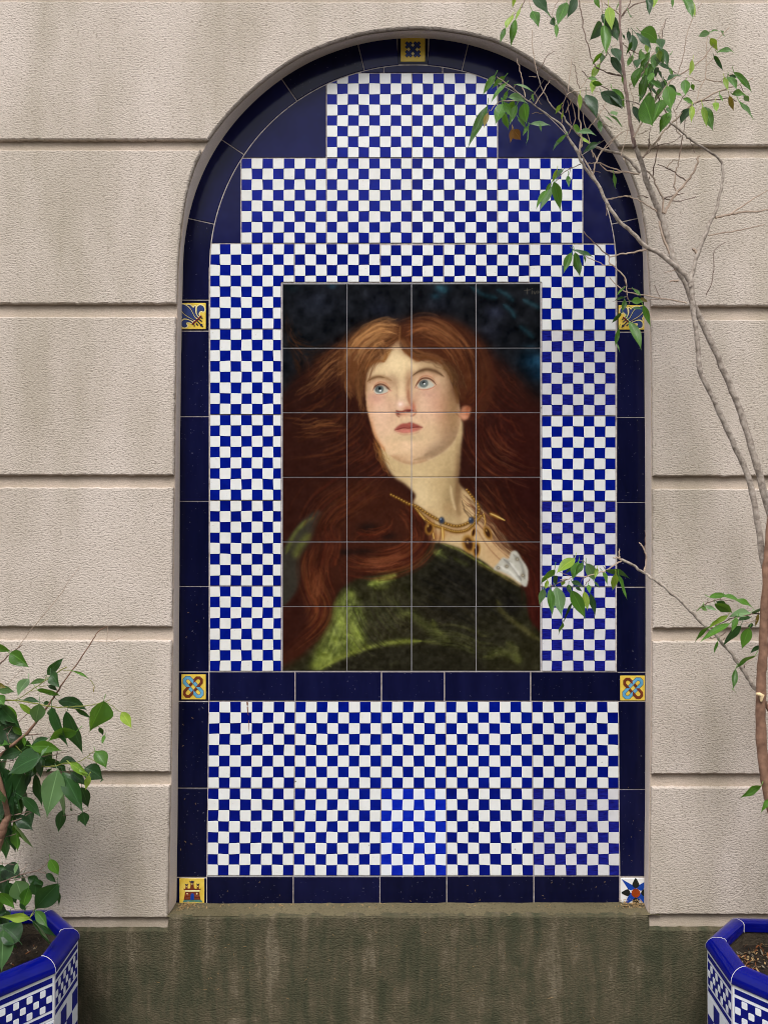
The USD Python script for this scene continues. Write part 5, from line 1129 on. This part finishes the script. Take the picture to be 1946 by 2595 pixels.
TW = [  # zoom, depth, start radius, points
    ('6', -.24, 2.2, (1240, 215, 1180, 185, 1125, 183)), ('6', -.24, 1.6, (1215, 190, 1212, 110, 1210, 60)), ('6', -.24, 1.6, (1245, 230, 1130, 300, 1010, 365, 960, 385, 850, 420, 700, 450, 600, 450, 500, 480, 380, 495)),
    ('6', -.24, 1.9, (1570, 380, 1588, 250, 1580, 120, 1540, 30, 1490, -30)), ('6', -.24, 1.2, (1575, 80, 1578, -60, 1570, -200)), ('6', -.24, .9, (770, 430, 690, 490, 680, 530)), ('6', -.24, .9, (800, 480, 750, 540, 720, 590)), ('6', -.24, .9, (520, 440, 420, 410, 370, 380)), ('6', -.24, 1.1, (480, 490, 300, 570, 200, 600, 110, 590)),
    ('6', -.24, .8, (560, 800, 520, 900, 430, 1090)), ('6', -.24, 1.0, (640, 220, 690, 230, 760, 270)),
    ('7', -.25, 1.4, (720, 760, 800, 700, 950, 660, 1020, 615)), ('7', -.25, .9, (960, 660, 1100, 675, 1160, 690)), ('7', -.25, .8, (790, 700, 800, 640)), ('7', -.25, 1.4, (1560, 860, 1450, 860, 1340, 880, 1150, 920, 1000, 990, 900, 1030)), ('7', -.25, 1.0, (1480, 960, 1350, 980, 1250, 1030)), ('7', -.25, .9, (1560, 1400, 1500, 1440, 1350, 1540, 1290, 1600)),
    ('7', -.245, .9, (1040, 1120, 950, 1170, 840, 1205, 720, 1195, 630, 1190)), ('7', -.245, .9, (850, 1205, 820, 1180, 810, 1150)), ('7', -.25, 1.0, (1030, 1200, 980, 1230)), ('7', -.25, 1.2, (1300, 1620, 1300, 1570)),
    ('4', -.25, 3.0, (905, 1200, 880, 1170, 862, 1158)), ('4', -.25, 2.8, (1105, 830, 1200, 810, 1300, 785, 1420, 770, 1560, 765, 1670, 740)), ('4', -.25, 1.8, (1255, 800, 1350, 740, 1500, 640, 1680, 530)), ('4', -.25, 1.6, (1035, 1020, 1200, 990, 1350, 965, 1510, 930, 1620, 905)),
    ('4', -.25, 2.2, (380, 1165, 300, 1185, 200, 1205, 110, 1215, 0, 1245)), ('3', -.25, 1.4, (845, 1240, 790, 1190, 690, 1100, 600, 1010, 575, 980)), ('3', -.25, 1.5, (845, 1240, 850, 1300, 920, 1370, 1010, 1460, 1025, 1560, 1035, 1650)), ('3', -.25, 1.0, (860, 1330, 800, 1330, 700, 1290, 600, 1240, 520, 1180, 460, 1180)),
    ('5', -.25, 1.1, (1005, 10, 1025, 100, 1030, 200, 1050, 250, 1050, 300)), ('5', -.25, 1.6, (1660, 280, 1560, 255, 1400, 235, 1250, 200, 1100, 180, 1000, 150, 920, 90, 850, 10)), ('5', -.25, .8, (1380, 230, 1350, 160, 1320, 90)), ('5', -.25, .8, (1400, 240, 1300, 245, 1180, 240, 1080, 265)), ('5', -.25, .8, (1040, 125, 1120, 135, 1160, 150)), ('5', -.25, .7, (1010, 100, 950, 150)), ('5', -.25, .7, (1030, 210, 960, 230, 880, 260)),
    ('4', -.25, 2.6, (720, 1500, 680, 1495, 625, 1508)), ('4', -.25, 1.0, (690, 1385, 640, 1395, 575, 1412)), ('4', -.21, 3.5, (730, 1390, 660, 1280, 600, 1150, 545, 1000, 515, 870)), ('4', -.20, 1.0, (1010, 1650, 1060, 1530, 1085, 1400, 1090, 1250, 1100, 1170, 1210, 1090)),
    ('4', -.215, 3.0, (570, 790, 620, 700, 680, 600, 720, 550, 800, 450, 860, 380, 910, 260, 920, 200, 940, 178)), ('4', -.215, 2.2, (550, 780, 560, 640, 520, 560, 470, 460, 450, 400, 360, 320)), ('4', -.215, 1.6, (690, 550, 675, 480, 690, 350, 720, 260, 740, 100, 765, -10)), ('4', -.215, 1.4, (800, 440, 740, 410, 660, 340, 590, 310, 500, 270)), ('4', -.215, 1.2, (590, 310, 655, 240, 670, 225, 720, 230)),
    ('4', -.215, 1.4, (450, 400, 460, 300, 485, 190, 505, 90, 500, 50)), ('4', -.215, 1.6, (720, 545, 760, 520, 800, 500)), ('4', -.215, 1.4, (565, 630, 640, 610, 700, 590, 770, 575)), ('4', -.215, 1.2, (560, 640, 600, 640, 700, 660, 790, 645, 900, 610)), ('4', -.215, 1.6, (490, 770, 420, 720, 350, 680, 260, 630, 200, 610, 120, 610, 0, 640)), ('4', -.215, 1.2, (400, 620, 340, 605, 280, 605)), ('4', -.22, 1.2, (395, 440, 410, 400)),
    ('3', -.25, 1.2, (815, 640, 905, 625, 980, 605, 1080, 605)), ('4', -.22, 1.7, (305, 370, 200, 360, 130, 350, 60, 365, 0, 345)), ('3', -.23, 1.4, (1160, 370, 1020, 350, 900, 320, 750, 260, 680, 255, 600, 265)), ('3', -.24, 1.2, (980, 355, 850, 345, 780, 300, 740, 250)), ('4', -.225, 2.0, (340, 200, 380, 150, 430, 90, 480, 40, 530, -10)), ('4', -.225, 1.2, (400, 100, 410, 40, 405, 0)), ('3', -.24, 1.0, (545, 270, 460, 300, 370, 350, 310, 420, 270, 460)), ('3', -.24, .8, (440, 310, 430, 360, 410, 390)),
    ('3', -.245, 1.6, (665, 390, 700, 260, 760, 150, 850, 60, 910, 0)), ('3', -.245, 1.2, (720, 240, 680, 160, 650, 110, 630, 30)), ('3', -.245, .8, (620, 320, 690, 340, 755, 357)), ('3', -.25, 1.4, (690, 430, 620, 290, 570, 200, 540, 120)), ('3', -.25, 1.0, (815, 810, 820, 740, 805, 700)), ('3', -.24, 2.6, (530, 210, 535, 120, 560, 30, 540, -60)),
    ('2', -.245, 1.8, (245, 1440, 290, 1360, 350, 1260, 410, 1150, 480, 1040, 560, 940, 620, 860, 700, 790, 800, 740, 900, 670, 1000, 580, 1080, 470, 1150, 390, 1250, 285)), ('2', -.245, 2.0, (350, 1650, 420, 1560, 560, 1380, 660, 1280, 760, 1180, 900, 1070, 1000, 1030, 1100, 970, 1220, 930, 1330, 890, 1430, 850, 1500, 820)), ('2', -.245, 1.2, (900, 1075, 1000, 1050, 1150, 1040, 1240, 1025, 1330, 1060)),
    ('2', -.245, 1.0, (915, 1040, 940, 930, 1000, 820, 1010, 700, 1010, 560, 1015, 420, 1040, 350)), ('2', -.245, 1.0, (1000, 820, 1080, 845, 1160, 850, 1200, 810, 1290, 770)), ('2', -.245, .8, (1160, 850, 1200, 870)), ('2', -.245, .8, (1010, 690, 1090, 600, 1110, 560)), ('2', -.245, 1.0, (710, 775, 740, 680, 775, 560, 800, 400, 840, 250, 900, 130, 975, 0)), ('2', -.245, .9, (440, 1080, 430, 950, 400, 850, 350, 750)), ('2', -.245, 1.4, (620, 1250, 560, 1110, 500, 1000, 430, 880, 360, 760)),
    ('2', -.25, 1.8, (200, 890, 300, 810, 370, 720, 420, 600, 500, 520)), ('2', -.25, 1.4, (105, 200, 150, 120, 200, 30, 220, -20)), ('2', -.25, 1.5, (130, 160, 190, 90, 260, 30, 380, 10)), ('2', -.25, 1.6, (100, 140, 40, 100, -20, 50, -60, 20)), ('2', -.25, 1.4, (150, 800, 80, 785, 0, 765, -60, 745, -170, 690)), ('2', -.25, 1.0, (130, 440, 190, 520, 230, 620, 270, 720)), ('2', -.25, 1.0, (190, 500, 260, 540, 330, 580)), ('2', -.25, .9, (540, 420, 560, 300, 580, 220, 605, 185)), ('2', -.25, .8, (530, 400, 540, 300, 575, 215)), ('2', -.25, 1.0, (530, 560, 540, 470, 520, 380, 510, 330)),
    ('2', -.245, .9, (690, 1150, 740, 1060, 770, 1010, 830, 950, 900, 955)), ('2', -.245, .9, (960, 855, 900, 830, 830, 805, 780, 830)), ('2', -.245, .8, (900, 1200, 940, 1120, 980, 1060)), ('2', -.245, 1.0, (740, 1420, 700, 1350, 690, 1200, 660, 1130)), ('2', -.245, .9, (730, 1640, 760, 1440, 790, 1250, 800, 1150)), ('2', -.245, .9, (890, 1600, 840, 1480)), ('2', -.245, 1.0, (640, 740, 700, 765)), ('2', -.245, .8, (760, 1420, 640, 1490, 480, 1540, 380, 1620)), ('2', -.245, .8, (400, 1560, 410, 1420, 430, 1330)), ('2', -.245, .8, (200, 900, 240, 1020, 250, 1100)), ('2', -.245, .8, (110, 1640, 160, 1480, 185, 1330, 190, 1200)), ('2', -.25, .8, (0, 1500, 120, 1390, 210, 1370)), ('2', -.245, .8, (1370, 890, 1400, 960)), ('2', -.245, .8, (290, 1410, 370, 1380, 430, 1330)),
    ('1', -.25, 1.1, (745, 740, 710, 560, 700, 420, 697, 310)), ('1', -.25, 1.0, (750, 735, 800, 680, 860, 580, 940, 530)), ('1', -.25, .8, (740, 805, 665, 798)), ('1', -.25, 1.1, (730, 1090, 800, 980, 850, 900, 885, 835)), ('1', -.25, 1.0, (625, 1015, 600, 900, 580, 780, 560, 690, 535, 610)), ('1', -.25, 1.0, (1060, 990, 1120, 960, 1180, 950, 1300, 940, 1420, 960, 1560, 950)), ('1', -.25, 1.0, (1010, 1290, 1020, 1150, 1040, 1040, 1060, 990)), ('1', -.245, 1.2, (1085, 1400, 1140, 1290, 1150, 1200, 1120, 1080, 1060, 990, 990, 880, 870, 800)), ('1', -.245, .9, (1080, 960, 1090, 820, 1110, 680, 1120, 605)), ('1', -.245, .9, (1200, 930, 1170, 820, 1155, 720, 1120, 650)), ('1', -.245, .9, (1210, 920, 1260, 850, 1300, 760)), ('1', -.245, 1.2, (1210, 1400, 1300, 1330, 1380, 1230, 1440, 1140, 1470, 1060)), ('1', -.245, 1.6, (1190, 1640, 1215, 1400, 1190, 1200, 1180, 1050, 1175, 950)), ('1', -.245, .9, (1050, 1180, 1100, 1080, 1160, 990)), ('1', -.245, .9, (1110, 1300, 1080, 1150, 1070, 1050)), ('1', -.245, 1.0, (1340, 1650, 1300, 1480, 1260, 1330, 1230, 1180)), ('1', -.245, 1.0, (1390, 1640, 1500, 1500, 1640, 1380)), ('1', -.25, .8, (700, 1190, 760, 1180, 830, 1185)), ('1', -.25, .8, (720, 960, 750, 1020, 800, 1090)),
    ('1', -.25, 1.3, (1190, -20, 1215, 120, 1240, 300, 1280, 450, 1320, 600, 1370, 700, 1440, 740, 1540, 770, 1640, 795)), ('1', -.25, 1.1, (1425, -20, 1435, 60, 1440, 135)), ('1', -.25, 1.0, (660, -20, 680, 60, 700, 105)), ('1', -.25, 1.1, (630, -40, 600, 40, 570, 100)), ('1', -.25, .9, (530, 130, 490, 160)), ('1', -.25, .9, (985, -20, 930, 80, 905, 175)), ('1', -.25, .8, (1480, 580, 1500, 520, 1590, 450)), ('1', -.25, .9, (1480, 570, 1430, 650, 1400, 690)), ('1', -.245, .9, (1500, 940, 1420, 890, 1380, 860)), ('1', -.245, .9, (1220, 740, 1300, 800, 1330, 830)), ('1', -.25, .9, (510, 915, 530, 880)), ('1', -.25, 1.2, (520, 950, 430, 870, 330, 800)), ('1', -.25, 1.2, (560, 1060, 440, 1050, 330, 1080, 260, 1160)), ('1', -.245, .8, (1440, 1100, 1500, 1180, 1560, 1190)), ('1', -.245, .8, (1380, 1290, 1480, 1310, 1600, 1360)),
]
for z, d, r0, p in TW:
    limb('twig', tree, zz(z, d, *p), [r0 * 1.25, r0 * 1.05, r0 * 0.7], M_TWIGPALE if r0 > 1.5 else (M_TWIG if RND.random() < 0.6 else M_TWIGPALE), 5, 0.003)
leaves(tree, '1', D, """540 -60 490 85 .45 l; 480 160 425 300 .32 l; 415 290 360 450 .34 m; 520 200 472 495 .30 m; 572 80 525 215 .22 l; 700 110 768 285 .50 m; 700 -60 870 150 .5 d; 820 90 905 190 .18 m; 905 185 940 275 .45 d; 1060 20 960 270 .34 m; 1170 -30 1062 195 .34 d; 950 250 955 400 .28 m
1355 -30 1412 90 .34 m; 1440 140 1480 300 .75 d .02; 1430 240 1300 425 .42 d; 1455 260 1475 575 .40 m -.02; 1500 70 1535 315 .34 l; 1480 150 1600 430 .36 d; 1570 265 1612 350 .5 d; 1545 505 1625 665 .40 d; 1525 595 1645 800 .36 d; 1430 550 1325 690 .26 m; 1440 560 1415 665 .5 u; 1410 665 1318 855 .42 l; 1350 820 1325 985 .34 l; 1285 820 1400 845 .35 m; 1330 865 1445 890 .3 m
1200 985 1200 1155 .38 l; 1260 990 1380 1250 .52 d -.02; 1420 965 1645 1145 .46 d; 1540 935 1660 1040 .5 m; 1520 1210 1650 1345 .36 m; 1470 1225 1560 1290 .42 u
310 785 178 1000 .34 m; 415 800 268 935 .32 m; 425 870 260 1085 .18 m; 520 880 725 970 .3 m; 440 950 390 1085 .34 m; 450 1020 660 1090 .36 u; 390 1090 310 1310 .5 m; 510 1060 430 1210 .55 m; 400 1070 480 1230 .5 m; 610 1080 640 1300 .48 m; 550 1230 632 1350 .45 m; 685 1300 895 1312 .36 u; 230 1110 20 1560 .22 m; 235 1180 190 1345 .36 y; 400 1170 450 1365 .34 m; 535 1100 455 1320 .36 m; 660 1320 600 1425 .4 m; 650 1330 630 1530 .2 m; 490 1350 470 1500 .4 b; 500 1360 580 1470 .6 b; 780 1310 795 1380 .4 m
1000 1095 942 1195 .48 l; 1055 1410 918 1570 .24 m; 1020 1180 1008 1255 .36 l; 1130 1335 1230 1395 .5 m; 1180 1390 1372 1425 .38 u; 1385 1500 1228 1605 .34 d; 1220 1440 1305 1505 .4 l; 1400 1260 1425 1395 .45 u; 1640 800 1655 890 .4 m; 690 1020 720 1045 .6 m""")
leaves(tree, '2', D, """400 -40 412 158 .45 d; 470 -40 455 80 .5 l; 650 -40 650 90 .28 m; 765 -40 872 195 .42 m; 850 -10 893 185 .34 l; 1058 325 1145 315 .45 m; 1045 345 928 385 .30 u; 1170 330 1215 385 .3 u; 1050 400 1132 535 .38 l; 1120 550 1342 587 .26 m; 1088 580 1190 745 .26 d; 868 630 832 795 .38 l
1300 755 1492 972 .26 m; 1200 805 1242 950 .42 l; 1235 800 1330 945 .45 m; 1250 790 1332 818 .35 d; 1280 990 1440 1010 .36 m; 1405 1005 1462 1065 .5 u; 1345 1050 1522 1265 .28 m; 1250 1005 1302 1168 .32 y; 1148 985 1188 1065 .28 m; 1100 1070 1120 1172 .36 l; 970 1115 1018 1340 .32 l; 990 1120 1082 1375 .36 m; 858 878 880 950 .5 m; 790 835 790 1005 .5 m; 650 970 765 1005 .5 m; 600 840 762 795 .32 d
500 655 645 742 .3 d; 320 330 512 475 .55 m; 270 340 445 525 .3 d; 230 360 250 575 .44 d; 190 320 198 445 .42 d; 385 450 392 560 .45 l; 510 530 530 645 .42 l; 520 400 540 525 .36 d; 335 535 310 655 .45 m; 400 560 355 690 .32 u; 290 620 280 725 .48 d; 325 700 248 935 .42 m; 440 680 395 825 .36 m; 380 780 310 1070 .38 m; 505 730 545 825 .32 d; 420 850 560 940 .42 m; 490 830 545 965 .45 m; 420 930 495 1012 .55 d
20 940 155 1145 .5 m; 0 990 135 1145 .42 d; 600 900 640 1160 .52 m -.02; 350 1040 445 1325 .38 m; 530 1050 440 1310 .48 m; 630 1170 515 1405 .42 m -.02; 590 1130 650 1180 .5 u; 770 1030 880 1095 .55 m; 860 1110 850 1290 .34 l; 860 1130 735 1310 .46 d; 240 1115 312 1300 .38 d; 25 1165 65 1215 .5 u; 80 40 60 110 .6 u; 190 110 215 180 .25 u; 0 80 20 320 .32 l; 50 270 85 420 .4 d; 130 355 160 420 .35 d; 410 730 440 860 .45 d; 450 760 400 880 .4 m; 640 560 620 600 .1 m""")
leaves(tree, '3', D, """300 325 248 465 .42 l; 355 325 288 425 .38 d; 412 390 420 515 .32 m; 235 465 165 580 .36 m; 255 500 118 755 .30 u; 200 540 75 750 .28 m; 262 455 332 765 .38 m; 892 370 908 535 .30 m; 345 0 250 132 .24 d; 450 1200 362 1425 .36 m; 485 1200 540 1465 .42 m; 470 1175 690 1255 .28 d; 580 1230 598 1315 .28 m""")
leaves(tree, '5', D, """1105 140 1180 212 .32 m; 1000 125 918 212 .2 m; 1005 220 898 262 .26 d; 1012 250 980 372 .55 m; 1080 262 1200 262 .55 m; 1150 240 1252 272 .4 y; 1200 300 1282 535 .28 m; 970 380 868 495 .32 d; 1055 475 1180 775 .38 m; 1080 335 1195 350 .28 d; 945 550 905 740 .30 m; 920 700 958 805 .15 m""")
leaves(tree, '6', D + .01, """590 200 330 405 .42 l; 640 240 438 425 .2 d; 640 250 555 500 .46 m; 700 255 590 440 .48 m; 750 265 862 520 .48 u; 905 330 868 485 .36 l; 980 375 1045 575 .36 m; 1020 362 1365 485 .22 d; 1165 410 1118 650 .38 l; 1200 430 1322 775 .2 m; 310 355 108 555 .36 m; 300 440 335 565 .7 d .02; 150 620 95 855 .5 u; 240 620 275 1005 .32 m; 330 600 402 1005 .5 u; 540 645 742 1050 .40 m -.02; 720 660 770 935 .44 l; 205 500 175 635 .5 l; 540 520 720 600 .4 d; 500 560 525 700 .6 d .02; 780 565 795 685 .5 m; 810 690 878 1005 .26 d; 560 800 425 1110 .12 d; 412 1100 358 1275 .36 m; 440 500 400 585 .6 l; 600 600 690 660 .5 d; 860 520 940 610 .3 u""")
leaves(tree, '7', D + .01, """810 630 1100 612 .30 m; 730 735 620 845 .45 m; 700 780 790 828 .32 m; 755 755 932 825 .32 u; 915 690 1060 770 .45 d; 890 720 1140 855 .38 m; 1010 620 1300 740 .22 m; 1180 670 1445 805 .26 m; 1390 850 1075 915 .30 u; 1080 885 785 1090 .24 l; 1100 1000 675 1270 .18 m; 830 1030 600 1285 .2 m; 1205 920 1130 1115 .40 m; 1395 912 1195 972 .36 d; 1260 1030 1000 1325 .40 d; 1375 1060 1268 1365 .46 m -.02; 1430 1020 1345 1045 .5 d; 1500 860 1455 1055 .32 y; 1560 790 1395 850 .36 d; 932 1250 878 1425 .3 m; 1540 1310 1385 1425 .36 d; 1460 1450 1165 1660 .24 m; 1180 1640 1145 1935 .34 m; 1145 1920 1210 2000 .05 m""")
leaves(tree, '8', D - .03, """1010 1620 705 1800 .36 m; 1140 1800 1005 2005 .36 m""", 0.002)

# ---- left: the bushy ficus leaning in from the edge
DL = -0.21
shrub = thing('ficus_shrub', 'bushy ficus with broad glossy dark green leaves leaning in from the left planter', 'ficus')
SOILL = np.array([PL[0], PL[1], RIM - 0.075])
lb2 = lambda pts, r, mat, w=0.003, name='branch', root=None: limb(name, shrub, pts, r, mat, 8, w, root)
lb2([('F', -34, 2330, -.23), ('F', -30, 2230, -.225), ('B', -40, 1500, -.22), ('B', 10, 1320, -.22), ('B', 60, 1180, -.22), ('B', 100, 1060, -.215), ('B', 90, 940, -.215), ('B', 30, 700, -.215), ('F', -6, 1950, -.215)], [15, 14, 13, 12, 11, 9, 7, 6, 5], M_BARK_BROWN, .003, 'trunk', SOILL)
lb2([('F', -10, 1960, -.215)] + zz('A', -.21, -20, 1420, 50, 1360, 170, 1260, 300, 1150, 430, 1010, 540, 850, 620, 740, 690, 630, 780, 500, 870, 370, 1000, 190, 1130, -20) + zz('D', -.21, 690, 280, 752, 240), [4.5, 4.5, 4.3, 4, 3.8, 3.4, 3, 2.6, 2.2, 1.8, 1.6, 1.5, 1.4, 1.2, 1.0], M_BARK_BROWN)
TL = [('A', -.21, 2.2, (-60, 350, 0, 290, 110, 190, 200, 120, 270, 70), 'b'), ('D', -.2, 1.0, (120, 400, 160, 340, 250, 230, 350, 110, 430, 10, 470, -60, 560, -180), 't'), ('A', -.21, 2.0, (300, 1160, 400, 1150, 510, 1138), 'b'), ('A', -.22, 1.5, (800, 335, 680, 410, 550, 490, 460, 560, 370, 620, 220, 720, 50, 750, -60, 750), 'g'), ('A', -.22, 1.8, (-40, 735, 90, 735, 220, 740, 400, 770, 560, 800, 720, 822, 900, 810, 1060, 800, 1240, 760, 1330, 725), 'g'),
      ('A', -.21, 1.2, (-20, 1130, 80, 1070, 200, 1010, 340, 890, 440, 800), 'b'), ('A', -.21, 1.0, (490, 1412, 600, 1395, 700, 1385, 850, 1340), 'b'), ('A', -.22, 1.5, (500, 1530, 640, 1530, 750, 1500, 860, 1490, 950, 1470, 1040, 1420, 1100, 1370, 1160, 1345), 'g'), ('A', -.22, .9, (1050, 1435, 1120, 1460, 1170, 1500), 'g'), ('B', -.21, 1.6, (130, 1035, 300, 1005, 450, 980, 600, 960), 'b'), ('B', -.21, 1.8, (140, 1130, 300, 1070, 460, 990, 560, 920), 'b'), ('B', -.21, 1.0, (20, 1350, 120, 1330, 230, 1290), 'b'), ('B', -.2, .9, (880, 1040, 1000, 1025, 1120, 1005, 1250, 960), 'b'),
      ('C', -.22, 2.0, (-60, 470, 0, 440, 110, 395, 200, 360, 300, 325, 400, 305, 480, 280), 'b'), ('C', -.22, 1.2, (480, 280, 550, 235, 600, 190, 625, 160), 'b'), ('C', -.22, .9, (480, 290, 560, 315, 600, 325), 'b'), ('C', -.22, 1.0, (240, 335, 290, 270, 340, 210), 't'), ('C', -.22, .9, (-20, 195, 80, 200, 180, 208), 'b'), ('C', -.22, 1.2, (120, 410, 220, 385, 350, 365), 'b'), ('C', -.24, 1.3, (480, 700, 430, 790, 380, 855), 'g'), ('C', -.24, 1.0, (390, 860, 440, 815), 'g'), ('C', -.24, 1.0, (60, 960, 200, 920, 320, 905, 410, 925), 't'), ('C', -.235, 2.6, (-60, 1160, 60, 1060, 180, 980, 330, 900, 390, 860), 'g'),
      ('A', -.21, 1.3, (690, 1350, 680, 1420, 670, 1480), 'b'), ('A', -.22, 1.0, (550, 490, 560, 430), 'g'), ('A', -.22, .9, (760, 375, 830, 376, 880, 388), 'g'), ('A', -.22, .9, (1080, 495, 1130, 560, 1140, 600), 'g'), ('A', -.22, .9, (1270, 765, 1370, 820, 1470, 890), 'g'), ('A', -.22, .9, (470, 570, 560, 565), 'g'), ('A', -.22, .9, (360, 625, 450, 618), 'g'), ('A', -.22, .9, (880, 830, 960, 840), 'g'), ('A', -.21, 1.2, (90, 1250, 180, 1280, 260, 1360), 'g'), ('A', -.21, 1.2, (80, 1130, 110, 1250), 'b'), ('D', -.2, .9, (640, 345, 750, 352, 830, 330, 920, 295), 't'), ('D', -.2, .8, (752, 245, 752, 310, 748, 375), 't'), ('A', -.21, .8, (90, 1150, 140, 1060, 170, 1010), 't'), ('A', -.21, .8, (80, 550, 180, 450, 290, 340), 't'),
      ('B', -.2, .9, (640, 380, 700, 420, 730, 440), 'b'), ('B', -.2, 1.2, (-20, 290, 120, 270, 240, 250), 'b'), ('B', -.2, 1.2, (0, 200, 100, 130, 190, 60), 'b'), ('B', -.2, .9, (340, 740, 440, 735, 510, 715), 'b'), ('B', -.2, .9, (360, 830, 440, 825, 510, 795), 'b')]
for z, d, r0, p, m in TL:
    limb('twig' if m != 'g' else 'green_shoot', shrub, zz(z, d, *p), [r0, r0 * .85, r0 * .6], {'b': M_TWIG, 't': M_TWIGPALE, 'g': M_GREENSTEM}[m], 6, 0.002)
leaves(shrub, 'A', DL, """120 170 352 345 .55 m; -80 80 140 155 .42 m; 570 430 772 220 .34 d; 610 420 720 592 .62 d; 345 478 212 690 .6 u; 540 488 345 550 .28 u; -30 600 180 640 .5 u; -50 560 82 590 .36 y; 445 612 745 692 .22 m; 575 560 695 628 .32 d; 700 745 1052 862 .36 d -.01; 280 735 490 770 .25 d; 475 780 430 1015 .5 u -.02; 235 775 438 942 .26 l; 620 815 822 1305 .34 d; 798 870 1000 1390 .44 d -.01; 590 850 670 945 .5 d; 900 830 1110 965 .2 d; 1245 745 1075 1115 .46 m -.02; 1460 880 1585 1080 .42 l; 880 385 1085 500 .12 m; 1120 590 1125 650 .25 y
-20 790 255 1085 .5 d; 0 830 55 1065 .6 d; -50 690 55 800 .55 m; -20 800 50 950 .25 m; 155 1055 270 1165 .38 m; 285 1175 298 1295 .36 m; -40 1130 95 1235 .5 d; -60 1260 115 1268 .28 m; 920 1110 575 1235 .32 m -.02; 380 1290 740 1345 .42 m -.02; 560 1310 488 1415 .36 u; 580 1190 345 1335 .3 d; 490 1415 95 1630 .5 d -.03; 250 1350 -20 1450 .42 d; 492 1440 512 1655 .46 d; 510 1480 790 1560 .34 d; 720 1475 950 1505 .28 d; 1145 1350 1280 1560 .42 m; 835 1490 1085 1645 .26 l -.02; 1195 1060 1240 1165 .36 d; 1255 1155 1225 1265 .46 m; 60 980 200 1010 .5 d; 520 770 620 780 .5 d; 1260 800 1290 860 .1 m""", .015)
leaves(shrub, 'B', DL, """1190 370 1450 545 .66 d; 985 310 1245 515 .26 l -.02; 1245 470 1198 685 .32 l -.02; 810 400 655 1070 .44 u -.04; 850 480 900 1090 .26 u -.02; 880 960 818 1275 .42 d; 880 430 1170 1010 .30 d; 990 430 1215 630 .34 d; 1140 640 1240 935 .42 d; 1160 990 1200 1195 .58 d; 575 250 565 515 .46 d -.02; 150 430 50 950 .42 d; 330 430 90 965 .48 d; -10 370 95 650 .6 d; 500 460 590 920 .32 d .01; 315 780 580 1075 .26 d; 95 1190 152 1395 .5 d; 1125 1035 1080 1140 .28 d; 995 880 1025 985 .32 d; 420 460 365 665 .36 d; 1410 560 1460 525 .25 d; -20 660 70 870 .5 d; -40 880 20 1120 .6 d; 600 280 880 330 .28 d .01; 820 340 930 420 .5 d .01; 460 700 560 620 .4 d .01; 230 850 260 970 .3 d; 720 380 640 440 .3 d .01""", .015)
leaves(shrub, 'C', DL - .02, """630 140 742 350 .5 m; 585 320 710 440 .46 d; 735 450 435 785 .5 d -.02; 350 370 545 480 .5 d; 430 400 460 610 .5 d; 200 415 290 685 .56 u -.01; 360 500 280 790 .44 m; 95 440 205 710 .38 d; -20 570 188 780 .40 m -.02; 385 885 -10 870 .28 l -.03; 445 800 605 1015 .42 m -.03; 410 920 720 1130 .3 d; 420 930 650 1260 .36 d -.02; 240 1170 -20 960 .5 d -.02; 40 1030 20 1560 .46 u -.05; 735 545 742 745 .18 d; 222 195 182 335 .46 u; -20 250 95 270 .5 d; 575 680 545 745 .4 d; 250 700 330 800 .5 d; 60 820 -40 860 .5 d; 120 1180 220 1280 .4 d""", .012)
# the dense shaded heart of the shrub, at and beyond the frame's edge
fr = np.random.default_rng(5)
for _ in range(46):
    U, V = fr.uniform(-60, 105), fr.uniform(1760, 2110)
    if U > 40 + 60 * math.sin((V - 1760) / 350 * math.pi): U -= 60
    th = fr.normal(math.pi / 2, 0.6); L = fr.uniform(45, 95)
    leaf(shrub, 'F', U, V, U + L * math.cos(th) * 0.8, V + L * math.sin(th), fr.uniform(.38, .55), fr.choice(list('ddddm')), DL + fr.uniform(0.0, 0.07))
for _ in range(14):
    U, V = fr.uniform(-70, 60), fr.uniform(2170, 2330)
    th = fr.normal(math.pi / 2, 0.8); L = fr.uniform(40, 80)
    leaf(shrub, 'F', U, V, U + L * math.cos(th), V + L * math.sin(th), fr.uniform(.38, .55), fr.choice(list('dddm')), DL + fr.uniform(0.0, 0.05))
for _ in range(26):                                                     # the leafier knot of twigs beside the leader
    x, y = fr.uniform(230, 640), fr.uniform(420, 1130)
    th = fr.normal(math.pi / 2, 0.35); L = fr.uniform(110, 230)
    leaf(tree, '2', x, y, x + L * math.cos(th), y + L * math.sin(th), fr.uniform(.34, .46), fr.choice(list('ddmm')), D + fr.uniform(0.0, 0.06))
# chips and pin-holes in the glaze
cm = []
for u, v, s in ((638.6, 1688, 1.6), (823, 1545, .9), (797, 1826, 1.0), (1299.8, 1647, 1.3), (1112, 1834, 1.1), (1168.4, 880, 1.0), (1168.6, 1010, .8), (1330.5, 880, 1.5), (1330, 905, 1.2), (609.8, 800, .9), (609.6, 860, .8), (609.8, 905, .9), (640, 1750, .8), (1146, 1600, .7), (890, 160, .7), (821.5, 560, 1.0), (706, 430, .6), (1074, 480, .6), (1256, 1520, .6)):
    a = np.sort(fr.uniform(0, 6.28, 7)); r = s * fr.uniform(.5, 1.3, 7)
    cm.append(plate(Polygon([tuple(T2(u + r_ * math.cos(t), v + 1.2 * r_ * math.sin(t))) for t, r_ in zip(a, r)]).convex_hull, -0.001, -0.0027, 0.0001))
obj('chipped_glaze', join(cm), M_CHIPS[2], panel, label='small chips and pin-holes in the glaze')
